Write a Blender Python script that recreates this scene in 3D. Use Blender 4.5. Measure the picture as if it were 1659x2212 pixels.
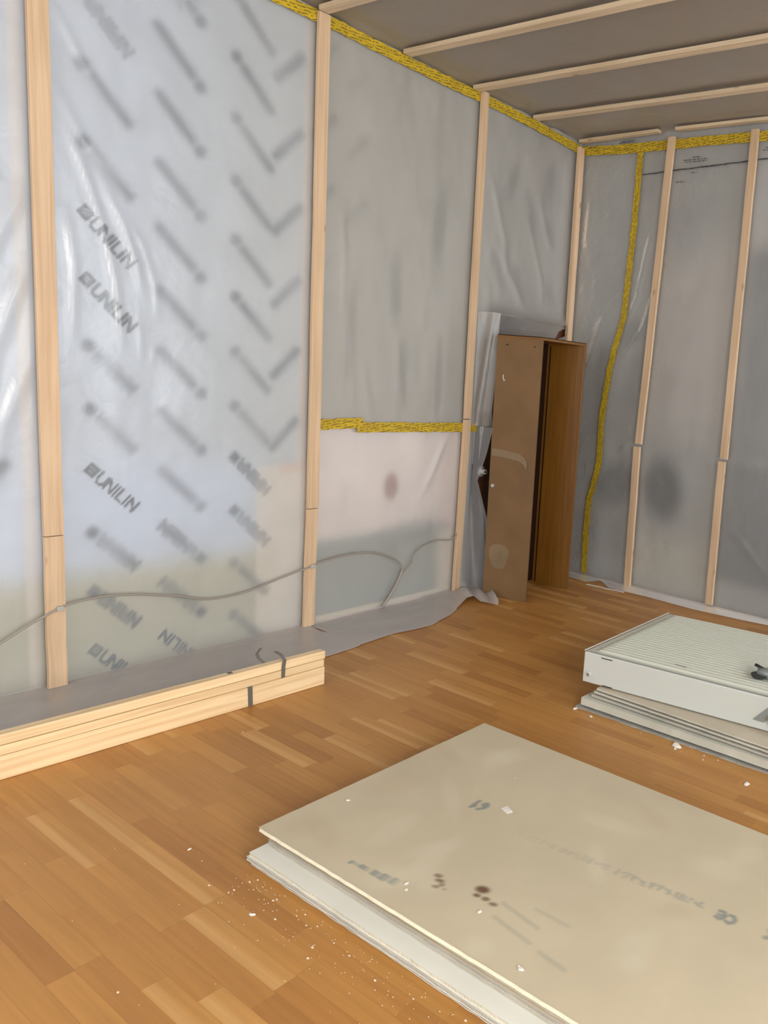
import bpy, bmesh, math, random
import numpy as np
from mathutils import Vector, Matrix
random.seed(7); rng = np.random.default_rng(7)
SC = bpy.context.scene
COL = SC.collection
for o in list(bpy.data.objects): bpy.data.objects.remove(o)

# ------------------------------------------------------------------ camera
S = 1.6
FPX = 1734.39
YAW, PITCH, ROLL = 0.5822, 0.1648, 0.0823
CAMP = Vector((2.4705*S, -3.3262*S, 1.0*S))
cy_, sy_, cp_, sp_ = math.cos(YAW), math.sin(YAW), math.cos(PITCH), math.sin(PITCH)
Fv = Vector((-sy_*cp_, cy_*cp_, -sp_)); r0 = Vector((cy_, sy_, 0)); u0 = r0.cross(Fv)
cr_, sr_ = math.cos(ROLL), math.sin(ROLL)
Rv = cr_*r0 + sr_*u0; Uv = -sr_*r0 + cr_*u0
cam = bpy.data.cameras.new('camera'); co = bpy.data.objects.new('camera', cam); COL.objects.link(co)
cam.sensor_width = 36; cam.lens = FPX*36/2212
cam.shift_x = -468.2/2212; cam.shift_y = 0.6/2212
cam.clip_start = 0.05
M = Matrix((Rv, Uv, -Fv)).transposed().to_4x4(); M.translation = CAMP
co.matrix_world = M
SC.camera = co

# ------------------------------------------------------------------ light
SC.view_settings.view_transform = 'Standard'; SC.view_settings.look = 'None'
SC.view_settings.gamma = 1; SC.view_settings.use_curve_mapping = False
SC.view_settings.exposure = 0.0
W = bpy.data.worlds.new('world'); SC.world = W; W.use_nodes = True
bg = W.node_tree.nodes['Background']; bg.inputs[0].default_value = (0.62, 0.72, 0.9, 1); bg.inputs[1].default_value = 1.2
RX, RY = 5.6, -7.6      # right wall, rear wall
H = 3.405
def area(name, loc, rot, sx, sy, power, color):
    l = bpy.data.lights.new(name, 'AREA'); l.shape = 'RECTANGLE'; l.size = sx; l.size_y = sy
    l.energy = power; l.color = color
    o = bpy.data.objects.new(name, l); COL.objects.link(o); o.location = loc; o.rotation_euler = rot
    return o
WIN = [(-2.75, -1.25, 0.85, 2.75), (-6.3, -4.3, 0.6, 2.75)]        # openings in the right wall: y0,y1,z0,z1
POW = [74, 235]
for i, (a, b, c, d) in enumerate(WIN):
    area('daylight', (RX+0.30, (a+b)/2, (c+d)/2), (0, math.pi/2, 0), d-c, b-a, POW[i], ((0.87, 0.94, 1.0), (1.0, 0.97, 0.91))[i])
RWIN = (1.2, 3.2, 0.8, 2.7)                                         # opening in the rear wall: x0,x1,z0,z1
area('daylight', ((RWIN[0]+RWIN[1])/2, RY-0.30, 1.75), (-math.pi/2, 0, math.pi), 2.0, 1.9, 70, (0.95, 0.98, 1.0))

# ------------------------------------------------------------------ helpers
def lin(r, g, b):
    f = lambda c: c/12.92 if c <= 0.04045 else ((c+0.055)/1.055)**2.4
    return (f(r/255), f(g/255), f(b/255), 1)
def tag(o, label=None, cat=None, group=None, kind=None):
    if label: o['label'] = label
    if cat: o['category'] = cat
    if group: o['group'] = group
    if kind: o['kind'] = kind
    return o
def empty(name, loc=(0, 0, 0)):
    o = bpy.data.objects.new(name, None); COL.objects.link(o); o.location = loc; o.empty_display_size = 0.1
    return o
def woff(p):
    v = Vector((0, 0, 0))
    while p: v = v+p.location; p = p.parent
    return -v
class MB:
    def __init__(s): s.v = []; s.f = []; s.uv = []; s.mi = []
    def quad(s, p, uv=None, m=0):
        n = len(s.v); s.v += [tuple(q) for q in p]; s.f.append(tuple(range(n, n+len(p))))
        s.uv += uv if uv else [(0, 0)]*len(p); s.mi.append(m)
    def hexa(s, b, t, m=0, ulen=None):
        """b,t: four bottom and four top corners, ccw from above; u runs along b0->b1"""
        L = (Vector(b[1])-Vector(b[0])).length; Wd = (Vector(b[3])-Vector(b[0])).length; Hh = (Vector(t[0])-Vector(b[0])).length
        o = random.random()*7
        s.quad([b[3], b[2], b[1], b[0]], [(0, o), (L, o), (L, o+Wd), (0, o+Wd)], m)
        s.quad([t[0], t[1], t[2], t[3]], [(0, o+.3), (L, o+.3), (L, o+.3+Wd), (0, o+.3+Wd)], m)
        s.quad([b[0], b[1], t[1], t[0]], [(0, o+.6), (L, o+.6), (L, o+.6+Hh), (0, o+.6+Hh)], m)
        s.quad([b[2], b[3], t[3], t[2]], [(L, o+.9), (0, o+.9), (0, o+.9+Hh), (L, o+.9+Hh)], m)
        s.quad([b[1], b[2], t[2], t[1]], [(0, o), (.01, o+Wd), (.02, o+Wd), (.01, o)], m)
        s.quad([b[3], b[0], t[0], t[3]], [(0, o), (.01, o+Wd), (.02, o+Wd), (.01, o)], m)
    def box(s, x0, x1, y0, y1, z0, z1, axis='x', m=0):
        P = lambda x, y, z: (x, y, z)
        if axis == 'x':
            s.hexa([P(x0,y0,z0),P(x1,y0,z0),P(x1,y1,z0),P(x0,y1,z0)], [P(x0,y0,z1),P(x1,y0,z1),P(x1,y1,z1),P(x0,y1,z1)], m)
        elif axis == 'y':
            s.hexa([P(x1,y0,z0),P(x1,y1,z0),P(x0,y1,z0),P(x0,y0,z0)], [P(x1,y0,z1),P(x1,y1,z1),P(x0,y1,z1),P(x0,y0,z1)], m)
        else:   # z long: rotate so that u runs along z
            s.hexa([P(x0,y0,z0),P(x0,y0,z1),P(x0,y1,z1),P(x0,y1,z0)], [P(x1,y0,z0),P(x1,y0,z1),P(x1,y1,z1),P(x1,y1,z0)][0:4], m)
    def beam(s, p0, p1, side, up, w, t, m=0, jit=0.0, n=1):
        """bar from p0 to p1; side,up unit vectors, width w, thickness t (from the line outwards along up)"""
        p0, p1, side, up = Vector(p0), Vector(p1), Vector(side), Vector(up)
        off = random.random()*5
        prev = None
        rings = []
        for i in range(n+1):
            c = p0.lerp(p1, i/n) + side*random.uniform(-jit, jit)*(0 < i < n)
            rings.append([c-side*w/2, c+side*w/2, c+side*w/2+up*t, c-side*w/2+up*t])
        L = (p1-p0).length
        for i in range(n):
            a, b = rings[i], rings[i+1]
            u0, u1 = L*i/n, L*(i+1)/n
            for k in range(4):
                k2 = (k+1) % 4
                hgt = w if k % 2 == 0 else t
                s.quad([a[k], a[k2], b[k2], b[k]], [(u0, off+k*.2), (u0, off+k*.2+hgt), (u1, off+k*.2+hgt), (u1, off+k*.2)], m)
        s.quad(rings[0][::-1], [(0, off), (.01, off+.02), (.02, off+.02), (.01, off)], m)
        s.quad(rings[-1], [(0, off), (.01, off+.02), (.02, off+.02), (.01, off)], m)
    def tube(s, pts, r, seg=8, m=0, cap=True):
        pts = [Vector(p) for p in pts]; rings = []
        for i, p in enumerate(pts):
            d = (pts[min(i+1, len(pts)-1)]-pts[max(i-1, 0)]).normalized()
            a = d.cross(Vector((0, 0, 1)))
            if a.length < 1e-3: a = d.cross(Vector((0, 1, 0)))
            a.normalize(); b = d.cross(a)
            rr = r(i/(len(pts)-1)) if callable(r) else r
            rings.append([p + (a*math.cos(t)+b*math.sin(t))*rr for t in [2*math.pi*k/seg for k in range(seg)]])
        for i in range(len(rings)-1):
            for k in range(seg):
                k2 = (k+1) % seg
                s.quad([rings[i][k], rings[i][k2], rings[i+1][k2], rings[i+1][k]], None, m)
        if cap:
            s.quad(rings[0][::-1], None, m); s.quad(rings[-1], None, m)
    def build(s, name, mats, parent=None, smooth=False, bevel=0):
        me = bpy.data.meshes.new(name); me.from_pydata(s.v, [], s.f); me.update()
        uv = me.uv_layers.new(name='UVMap')
        uv.data.foreach_set('uv', np.array(s.uv, dtype=np.float32).ravel())
        mats = mats if isinstance(mats, (list, tuple)) else [mats]
        for m in mats: me.materials.append(m)
        me.polygons.foreach_set('material_index', s.mi)
        bm = bmesh.new(); bm.from_mesh(me); bmesh.ops.remove_doubles(bm, verts=bm.verts, dist=1e-5)
        bmesh.ops.recalc_face_normals(bm, faces=bm.faces)
        bm.to_mesh(me); bm.free()
        if smooth: me.polygons.foreach_set('use_smooth', [True]*len(me.polygons))
        o = bpy.data.objects.new(name, me); COL.objects.link(o)
        if parent:
            o.parent = parent; o.location = woff(parent)
        if bevel:
            b = o.modifiers.new('bevel', 'BEVEL'); b.width = bevel; b.segments = 2; b.limit_method = 'ANGLE'; b.angle_limit = math.radians(40)
        return o
def grid_obj(name, P, mat, parent=None, col=None, uv=None, smooth=True, mask=None, mat2=None, m2=None):
    """P: (n,m,3) array of points"""
    n, m = P.shape[:2]
    V = P.reshape(-1, 3)
    idx = np.arange(n*m).reshape(n, m)
    q = np.stack([idx[:-1, :-1], idx[1:, :-1], idx[1:, 1:], idx[:-1, 1:]], -1).reshape(-1, 4)
    if mask is not None: q = q[mask.reshape(-1)]
    me = bpy.data.meshes.new(name)
    me.vertices.add(n*m); me.vertices.foreach_set('co', V.astype(np.float32).ravel())
    me.loops.add(len(q)*4); me.loops.foreach_set('vertex_index', q.astype(np.int32).ravel())
    me.polygons.add(len(q)); me.polygons.foreach_set('loop_start', np.arange(0, len(q)*4, 4, dtype=np.int32))
    me.polygons.foreach_set('loop_total', np.full(len(q), 4, dtype=np.int32))
    me.update(calc_edges=True)
    if uv is not None:
        l = me.uv_layers.new(name='UVMap'); l.data.foreach_set('uv', uv.reshape(-1, 2)[q.ravel()].astype(np.float32).ravel())
    if col is not None:
        a = me.color_attributes.new('col', 'FLOAT_COLOR', 'POINT')
        a.data.foreach_set('color', np.concatenate([col.reshape(-1, 3), np.ones((n*m, 1))], 1).astype(np.float32).ravel())
    me.polygons.foreach_set('use_smooth', [smooth]*len(me.polygons))
    me.validate()
    me.materials.append(mat)
    if mat2:
        me.materials.append(mat2); me.polygons.foreach_set('material_index', m2[:-1, :-1].reshape(-1).astype(np.int32))
    o = bpy.data.objects.new(name, me); COL.objects.link(o)
    if parent: o.parent = parent; o.location = -parent.location
    return o
# smooth value noise for geometry
def vnoise(a, b, seed):
    r = np.random.default_rng(seed).random((64, 64))
    ia, ib = np.floor(a).astype(int), np.floor(b).astype(int); fa, fb = a-ia, b-ib
    fa = fa*fa*(3-2*fa); fb = fb*fb*(3-2*fb)
    g = lambda i, j: r[i % 64, j % 64]
    return ((g(ia, ib)*(1-fa)+g(ia+1, ib)*fa)*(1-fb) + (g(ia, ib+1)*(1-fa)+g(ia+1, ib+1)*fa)*fb) - 0.5
def sstep(x, a, b):
    t = np.clip((x-a)/(b-a), 0, 1); return t*t*(3-2*t)
def segdist(U, V, a, b):
    d = (b[0]-a[0], b[1]-a[1]); L2 = d[0]**2+d[1]**2+1e-12
    t = np.clip(((U-a[0])*d[0]+(V-a[1])*d[1])/L2, 0, 1)
    return np.hypot(U-a[0]-t*d[0], V-a[1]-t*d[1])
GLY = {  # strokes in a cell of height 1
 'U': (.75, [((.05,1),(.05,.3)),((.05,.3),(.2,.03)),((.2,.03),(.5,.03)),((.5,.03),(.65,.3)),((.65,.3),(.65,1))]),
 'N': (.8, [((.05,0),(.05,1)),((.05,1),(.65,0)),((.65,0),(.65,1))]),
 'I': (.34, [((.1,0),(.1,1))]),
 'L': (.6, [((.05,1),(.05,.02)),((.05,.02),(.45,.02))]),
 'C': (.8, [((.6,.9),(.3,1)),((.3,1),(.05,.7)),((.05,.7),(.05,.3)),((.05,.3),(.3,0)),((.3,0),(.6,.1))]),
 'E': (.8, [((.6,.9),(.3,1)),((.3,1),(.05,.7)),((.05,.7),(.05,.3)),((.05,.3),(.3,0)),((.3,0),(.6,.1)),((.05,.5),(.5,.5))]),
 '6': (.8, [((.5,1),(.15,.6)),((.15,.6),(.1,.25)),((.1,.25),(.3,.0)),((.3,0),(.5,.25)),((.5,.25),(.3,.5)),((.3,.5),(.12,.35))]),
 '1': (.5, [((.05,.7),(.25,1)),((.25,1),(.15,0))]),
 ' ': (.4, []),
}
def ink_text(ink, A, B, text, org, ang, h, sw=.008, blur=.002, strength=1.0, blob=False, wx=1.0):
    """adds text (baseline from org along ang) to ink raster over coordinates A (horizontal, reading direction) and B (up)"""
    ca, sa = math.cos(ang), math.sin(ang)
    total = (h*1.25 if blob else 0)+sum(GLY[c][0] for c in text)*h*wx
    U = (A-org[0])*ca+(B-org[1])*sa; V = -(A-org[0])*sa+(B-org[1])*ca
    m = (U > -.08-blur*3) & (U < total+.08+blur*3) & (V > -.08-blur*3) & (V < h+.08+blur*3)
    if not m.any(): return
    u, v = U[m], V[m]; best = np.zeros_like(u); acc = np.zeros_like(u)
    x = 0
    f = lambda d: 1-sstep(d, sw/2-blur*.6, sw/2+blur*1.2+.004)
    if blob:
        d = np.maximum(abs(u-h*.5), abs(v-h*.5))-h*.48
        b = 1-sstep(d, -blur*.8, blur+.004)
        if blur < .012:
            b -= .55*(1-sstep(segdist(u, v, (h*.3, h*.68), (h*.7, h*.68)), .001, .006))
            b -= .55*(1-sstep(segdist(u, v, (h*.3, h*.4), (h*.7, h*.4)), .001, .006))
        best = np.maximum(best, b); x = h*1.25
    for c in text:
        w, st = GLY[c]
        for a, e in st:
            best = np.maximum(best, f(segdist(u, v, (x+a[0]*h*wx, a[1]*h), (x+e[0]*h*wx, e[1]*h))))
        x += w*h*wx
    if blur >= .008:      # far behind the film: letters melt into one bar
        d = segdist(u, v, ((h*1.25 if blob else 0)+h*.3, h*.5), (x-h*.4, h*.5))
        bar = .68*(1-sstep(d, 0, h*.62+blur*.9))
        best = np.maximum(best*.6*(1-min(1, (blur-.008)/.012)), bar) if not blob else np.maximum(np.maximum(bar*.9, best*.85*max(0, 1-(blur-.008)/.010)), (1.08-blur*22)*(1-sstep(np.hypot(u-h*.5, v-h*.5), h*.15, h*.75+blur*.7)))
    ink[m] = np.maximum(ink[m], best*strength)

# ------------------------------------------------------------------ materials
def mat(name):
    m = bpy.data.materials.new(name); m.use_nodes = True
    nt = m.node_tree; return m, nt, nt.nodes['Principled BSDF'], nt.nodes, nt.links
def simple(name, c, rough=.6, metal=0, bump=0, bscale=60, spec=.5, var=0):
    m, nt, p, N, L = mat(name)
    p.inputs['Base Color'].default_value = c; p.inputs['Roughness'].default_value = rough; p.inputs['Metallic'].default_value = metal
    p.inputs['Specular IOR Level'].default_value = spec
    tc = N.new('ShaderNodeTexCoord'); n = N.new('ShaderNodeTexNoise'); n.inputs['Scale'].default_value = bscale; n.inputs['Detail'].default_value = 4
    L.new(tc.outputs['Object'], n.inputs['Vector'])
    if bump:
        b = N.new('ShaderNodeBump'); b.inputs['Strength'].default_value = bump; b.inputs['Distance'].default_value = .01
        L.new(n.outputs['Fac'], b.inputs['Height']); L.new(b.outputs[0], p.inputs['Normal'])
    if var:
        n2 = N.new('ShaderNodeTexNoise'); n2.inputs['Scale'].default_value = 5; n2.inputs['Detail'].default_value = 5; L.new(tc.outputs['Object'], n2.inputs['Vector'])
        r = N.new('ShaderNodeMapRange'); r.inputs[1].default_value = .3; r.inputs[2].default_value = .7; r.inputs[3].default_value = 1-var; r.inputs[4].default_value = 1+var
        L.new(n2.outputs['Fac'], r.inputs[0])
        mx = N.new('ShaderNodeVectorMath'); mx.operation = 'SCALE'; mx.inputs[0].default_value = c[:3]; L.new(r.outputs[0], mx.inputs['Scale'])
        L.new(mx.outputs[0], p.inputs['Base Color'])
    return m
def wood(name, c1, c2, ck, rough=.6, knots=True, gs=1.0):
    m, nt, p, N, L = mat(name)
    uv = N.new('ShaderNodeUVMap')
    mp = N.new('ShaderNodeMapping'); mp.inputs['Scale'].default_value = (1.5*gs, 45*gs, 1); L.new(uv.outputs[0], mp.inputs[0])
    n = N.new('ShaderNodeTexNoise'); n.inputs['Scale'].default_value = 1; n.inputs['Detail'].default_value = 5; n.inputs['Distortion'].default_value = .6; L.new(mp.outputs[0], n.inputs['Vector'])
    cr = N.new('ShaderNodeValToRGB'); cr.color_ramp.elements[0].position = .32; cr.color_ramp.elements[0].color = c2; cr.color_ramp.elements[1].position = .62; cr.color_ramp.elements[1].color = c1
    L.new(n.outputs['Fac'], cr.inputs[0])
    out = cr.outputs[0]
    mp3 = N.new('ShaderNodeMapping'); mp3.inputs['Scale'].default_value = (1.1, 3, 1); L.new(uv.outputs[0], mp3.inputs[0])
    n3 = N.new('ShaderNodeTexNoise'); n3.inputs['Scale'].default_value = 1.3; L.new(mp3.outputs[0], n3.inputs['Vector'])
    r3 = N.new('ShaderNodeMapRange'); r3.inputs[1].default_value = .3; r3.inputs[2].default_value = .7; r3.inputs[3].default_value = .9; r3.inputs[4].default_value = 1.08; L.new(n3.outputs['Fac'], r3.inputs[0])
    sc = N.new('ShaderNodeVectorMath'); sc.operation = 'SCALE'; L.new(out, sc.inputs[0]); L.new(r3.outputs[0], sc.inputs['Scale']); out = sc.outputs[0]
    if knots:
        mk = N.new('ShaderNodeMapping'); mk.inputs['Scale'].default_value = (3.2, 6.5, 1); L.new(uv.outputs[0], mk.inputs[0])
        v = N.new('ShaderNodeTexVoronoi'); v.inputs['Scale'].default_value = 1; v.inputs['Randomness'].default_value = 1; L.new(mk.outputs[0], v.inputs['Vector'])
        kr = N.new('ShaderNodeMapRange'); kr.inputs[1].default_value = .04; kr.inputs[2].default_value = .11; kr.inputs[3].default_value = .75; kr.inputs[4].default_value = 0; L.new(v.outputs['Distance'], kr.inputs[0])
        mx = N.new('ShaderNodeMix'); mx.data_type = 'RGBA'; L.new(kr.outputs[0], mx.inputs[0]); L.new(out, mx.inputs[6]); mx.inputs[7].default_value = ck; out = mx.outputs[2]
    L.new(out, p.inputs['Base Color']); p.inputs['Roughness'].default_value = rough
    b = N.new('ShaderNodeBump'); b.inputs['Strength'].default_value = .15; b.inputs['Distance'].default_value = .004; L.new(n.outputs['Fac'], b.inputs['Height']); L.new(b.outputs[0], p.inputs['Normal'])
    return m
def vcol(name, rough=.7, bump=.0, spec=.3, noise=0.0):
    m, nt, p, N, L = mat(name)
    a = N.new('ShaderNodeAttribute'); a.attribute_name = 'col'
    tc = N.new('ShaderNodeTexCoord'); n = N.new('ShaderNodeTexNoise'); n.inputs['Scale'].default_value = 4; n.inputs['Detail'].default_value = 6; L.new(tc.outputs['Object'], n.inputs['Vector'])
    r = N.new('ShaderNodeMapRange'); r.inputs[1].default_value = .3; r.inputs[2].default_value = .7; r.inputs[3].default_value = 1-noise; r.inputs[4].default_value = 1+noise; L.new(n.outputs['Fac'], r.inputs[0])
    s = N.new('ShaderNodeVectorMath'); s.operation = 'SCALE'; L.new(a.outputs['Color'], s.inputs[0]); L.new(r.outputs[0], s.inputs['Scale'])
    L.new(s.outputs[0], p.inputs['Base Color']); p.inputs['Roughness'].default_value = rough; p.inputs['Specular IOR Level'].default_value = spec
    if bump:
        n2 = N.new('ShaderNodeTexNoise'); n2.inputs['Scale'].default_value = 40; L.new(tc.outputs['Object'], n2.inputs['Vector'])
        b = N.new('ShaderNodeBump'); b.inputs['Strength'].default_value = bump; b.inputs['Distance'].default_value = .005; L.new(n2.outputs['Fac'], b.inputs['Height']); L.new(b.outputs[0], p.inputs['Normal'])
    return m
def film(name, c, transp, rough=.28, gloss=.10, scale=(1, 1, 1), bump=.25):
    """thin milky polyethylene: part of the light passes straight through, part scatters, a sheen on top"""
    m, nt, p, N, L = mat(name); N.remove(p)
    out = N['Material Output']
    tc = N.new('ShaderNodeTexCoord'); mp = N.new('ShaderNodeMapping'); mp.inputs['Scale'].default_value = scale; L.new(tc.outputs['Object'], mp.inputs[0])
    n = N.new('ShaderNodeTexNoise'); n.inputs['Scale'].default_value = 5; n.inputs['Detail'].default_value = 7; n.inputs['Roughness'].default_value = .55; n.inputs['Distortion'].default_value = .8; L.new(mp.outputs[0], n.inputs['Vector'])
    b = N.new('ShaderNodeBump'); b.inputs['Strength'].default_value = bump; b.inputs['Distance'].default_value = .02; L.new(n.outputs['Fac'], b.inputs['Height'])
    d = N.new('ShaderNodeBsdfDiffuse'); d.inputs[0].default_value = c; L.new(b.outputs[0], d.inputs['Normal'])
    tl = N.new('ShaderNodeBsdfTranslucent'); tl.inputs[0].default_value = c; L.new(b.outputs[0], tl.inputs['Normal'])
    m0 = N.new('ShaderNodeMixShader'); m0.inputs[0].default_value = .25; L.new(d.outputs[0], m0.inputs[1]); L.new(tl.outputs[0], m0.inputs[2])
    t = N.new('ShaderNodeBsdfTransparent')
    m1 = N.new('ShaderNodeMixShader'); m1.inputs[0].default_value = transp; L.new(m0.outputs[0], m1.inputs[1]); L.new(t.outputs[0], m1.inputs[2])
    g = N.new('ShaderNodeBsdfGlossy'); g.inputs['Roughness'].default_value = rough; g.inputs[0].default_value = (1, 1, 1, 1); L.new(b.outputs[0], g.inputs['Normal'])
    lw = N.new('ShaderNodeFresnel'); lw.inputs[0].default_value = 1.5; L.new(b.outputs[0], lw.inputs['Normal'])
    mr = N.new('ShaderNodeMapRange'); mr.inputs[1].default_value = 0; mr.inputs[2].default_value = 1; mr.inputs[3].default_value = gloss-.04; mr.inputs[4].default_value = 1; L.new(lw.outputs[0], mr.inputs[0])
    m2 = N.new('ShaderNodeMixShader'); L.new(mr.outputs[0], m2.inputs[0]); L.new(m1.outputs[0], m2.inputs[1]); L.new(g.outputs[0], m2.inputs[2])
    L.new(m2.outputs[0], out.inputs[0])
    return m
def math_node(N, L, op, a, b=None):
    n = N.new('ShaderNodeMath'); n.operation = op
    for i, x in enumerate((a, b)):
        if x is None: continue
        if isinstance(x, (int, float)): n.inputs[i].default_value = x
        else: L.new(x, n.inputs[i])
    return n.outputs[0]
def parquet():
    m, nt, p, N, L = mat('oak_parquet')
    tc = N.new('ShaderNodeTexCoord'); sp = N.new('ShaderNodeSeparateXYZ'); L.new(tc.outputs['Object'], sp.inputs[0])
    MN = lambda op, a, b=None: math_node(N, L, op, a, b)
    v = MN('DIVIDE', sp.outputs['Y'], .068); row = MN('FLOOR', v)
    wn = N.new('ShaderNodeTexWhiteNoise'); wn.noise_dimensions = '1D'; L.new(row, wn.inputs['W'])
    u = MN('ADD', MN('DIVIDE', sp.outputs['X'], .43), MN('MULTIPLY', wn.outputs['Value'], 13.7)); cell = MN('FLOOR', u)
    cb = N.new('ShaderNodeCombineXYZ'); L.new(cell, cb.inputs[0]); L.new(row, cb.inputs[1])
    w2 = N.new('ShaderNodeTexWhiteNoise'); w2.noise_dimensions = '2D'; L.new(cb.outputs[0], w2.inputs['Vector'])
    ramp = N.new('ShaderNodeValToRGB'); e = ramp.color_ramp.elements
    e[0].position = 0; e[0].color = (.385, .172, .046, 1); e[1].position = 1; e[1].color = (.53, .272, .082, 1)
    for pos, c in ((.2, (.435, .202, .055, 1)), (.5, (.465, .222, .060, 1)), (.85, (.50, .245, .068, 1))):
        x = e.new(pos); x.color = c
    L.new(w2.outputs['Value'], ramp.inputs[0])
    # grain, offset per strip
    mp = N.new('ShaderNodeMapping'); mp.inputs['Scale'].default_value = (2.2, 55, 1)
    ad = N.new('ShaderNodeVectorMath'); ad.operation = 'ADD'; L.new(tc.outputs['Object'], ad.inputs[0]); L.new(w2.outputs['Color'], ad.inputs[1]); L.new(ad.outputs[0], mp.inputs[0])
    n = N.new('ShaderNodeTexNoise'); n.inputs['Scale'].default_value = 1; n.inputs['Detail'].default_value = 4; L.new(mp.outputs[0], n.inputs['Vector'])
    r = N.new('ShaderNodeMapRange'); r.inputs[1].default_value = .3; r.inputs[2].default_value = .7; r.inputs[3].default_value = .90; r.inputs[4].default_value = 1.08; L.new(n.outputs['Fac'], r.inputs[0])
    # joints
    fv = MN('FRACT', v); fu = MN('FRACT', u)
    ev = MN('MINIMUM', fv, MN('SUBTRACT', 1, fv)); eu = MN('MULTIPLY', MN('MINIMUM', fu, MN('SUBTRACT', 1, fu)), .43/.068)
    ed = MN('MINIMUM', ev, eu)
    r2 = N.new('ShaderNodeMapRange'); r2.inputs[1].default_value = .0; r2.inputs[2].default_value = .03; r2.inputs[3].default_value = .84; r2.inputs[4].default_value = 1; L.new(ed, r2.inputs[0])
    n4 = N.new('ShaderNodeTexNoise'); n4.inputs['Scale'].default_value = 1.1; n4.inputs['Detail'].default_value = 4; L.new(tc.outputs['Object'], n4.inputs['Vector'])
    r4 = N.new('ShaderNodeMapRange'); r4.inputs[1].default_value = .3; r4.inputs[2].default_value = .7; r4.inputs[3].default_value = .93; r4.inputs[4].default_value = 1.06; L.new(n4.outputs['Fac'], r4.inputs[0])
    f = MN('MULTIPLY', MN('MULTIPLY', r.outputs[0], r2.outputs[0]), r4.outputs[0])
    # here and there a pale streak along a strip
    s1 = MN('GREATER_THAN', w2.outputs['Value'], .84)
    band = N.new('ShaderNodeMapRange'); band.inputs[1].default_value = .10; band.inputs[2].default_value = .32; band.inputs[3].default_value = .8; band.inputs[4].default_value = 0
    L.new(MN('ABSOLUTE', MN('SUBTRACT', fv, .25)), band.inputs[0])
    sm = N.new('ShaderNodeMix'); sm.data_type = 'RGBA'; L.new(MN('MULTIPLY', MN('MULTIPLY', s1, band.outputs[0]), .6), sm.inputs[0]); L.new(ramp.outputs[0], sm.inputs[6]); sm.inputs[7].default_value = (.64, .38, .15, 1)
    s = N.new('ShaderNodeVectorMath'); s.operation = 'SCALE'; L.new(sm.outputs[2], s.inputs[0]); L.new(f, s.inputs['Scale'])
    L.new(s.outputs[0], p.inputs['Base Color'])
    p.inputs['Roughness'].default_value = .40; p.inputs['Specular IOR Level'].default_value = .4
    b = N.new('ShaderNodeBump'); b.inputs['Strength'].default_value = .1; b.inputs['Distance'].default_value = .002; L.new(n.outputs['Fac'], b.inputs['Height']); L.new(b.outputs[0], p.inputs['Normal'])
    return m
def tape_mat():
    m, nt, p, N, L = mat('yellow_sealing_tape')
    uv = N.new('ShaderNodeUVMap')
    MN = lambda op, a, b=None: math_node(N, L, op, a, b)
    sp = N.new('ShaderNodeSeparateXYZ'); L.new(uv.outputs[0], sp.inputs[0])
    # rows of small dark printed words
    nz = N.new('ShaderNodeTexNoise'); nz.inputs['Scale'].default_value = 1; nz.inputs['Detail'].default_value = 2
    mp = N.new('ShaderNodeMapping'); mp.inputs['Scale'].default_value = (42, 4.0, 1); L.new(uv.outputs[0], mp.inputs[0]); L.new(mp.outputs[0], nz.inputs['Vector'])
    sl = MN('ADD', MN('MULTIPLY', sp.outputs['Y'], 4.0), MN('MULTIPLY', sp.outputs['X'], 9.0))
    rw = MN('ABSOLUTE', MN('SUBTRACT', MN('FRACT', sl), .5))
    line = MN('LESS_THAN', rw, .2)
    word = MN('GREATER_THAN', nz.outputs['Fac'], .49)
    ink = MN('MULTIPLY', MN('MULTIPLY', line, word), .8)
    n2 = N.new('ShaderNodeTexNoise'); n2.inputs['Scale'].default_value = 6; L.new(uv.outputs[0], n2.inputs['Vector'])
    cr = N.new('ShaderNodeValToRGB'); cr.color_ramp.elements[0].position = .3; cr.color_ramp.elements[0].color = (.42, .28, .012, 1); cr.color_ramp.elements[1].position = .7; cr.color_ramp.elements[1].color = (.64, .45, .015, 1); L.new(n2.outputs['Fac'], cr.inputs[0])
    mx = N.new('ShaderNodeMix'); mx.data_type = 'RGBA'; L.new(ink, mx.inputs[0]); L.new(cr.outputs[0], mx.inputs[6]); mx.inputs[7].default_value = (.10, .07, .02, 1)
    L.new(mx.outputs[2], p.inputs['Base Color']); p.inputs['Roughness'].default_value = .55
    return m
M_floor = parquet()
M_tape = tape_mat()
M_film = film('milky_film', (.65, .69, .73, 1), .66, rough=.32, gloss=.065)
M_film2 = film('milky_film_doubled', (.70, .67, .66, 1), .30, rough=.32, gloss=.07)
M_filmB = film('milky_film_dull', (.66, .655, .64, 1), .60, rough=.38, gloss=.055)
M_filmD = film('milky_film_back_shade', (.50, .51, .50, 1), .66, rough=.48, gloss=.048)  # darker copy of the wall film; back corner's shade is in the colour
M_filmC = film('milky_film_ceiling', (.52, .46, .38, 1), .42, rough=.4, gloss=.06, bump=.2)
M_board = vcol('insulation_board', .7, .0, .3, .05)
M_boardB = vcol('insulation_behind_back_film', .8, .0, .2, .08)
M_ceilb = simple('ceiling_boards', (.33, .27, .20, 1), .8, var=.1)
M_spruce = wood('spruce', (.67, .49, .325, 1), (.57, .39, .235, 1), (.30, .15, .06, 1), .6)
M_spruceD = wood('spruce_ceiling', (.66, .53, .37, 1), (.55, .42, .27, 1), (.30, .18, .08, 1), .6)
M_lumber = wood('fresh_lumber', (.86, .66, .40, 1), (.70, .48, .25, 1), (.30, .13, .04, 1), .55)
M_plaster = simple('wall_plaster', (.72, .70, .66, 1), .8, bump=.1)
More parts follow.
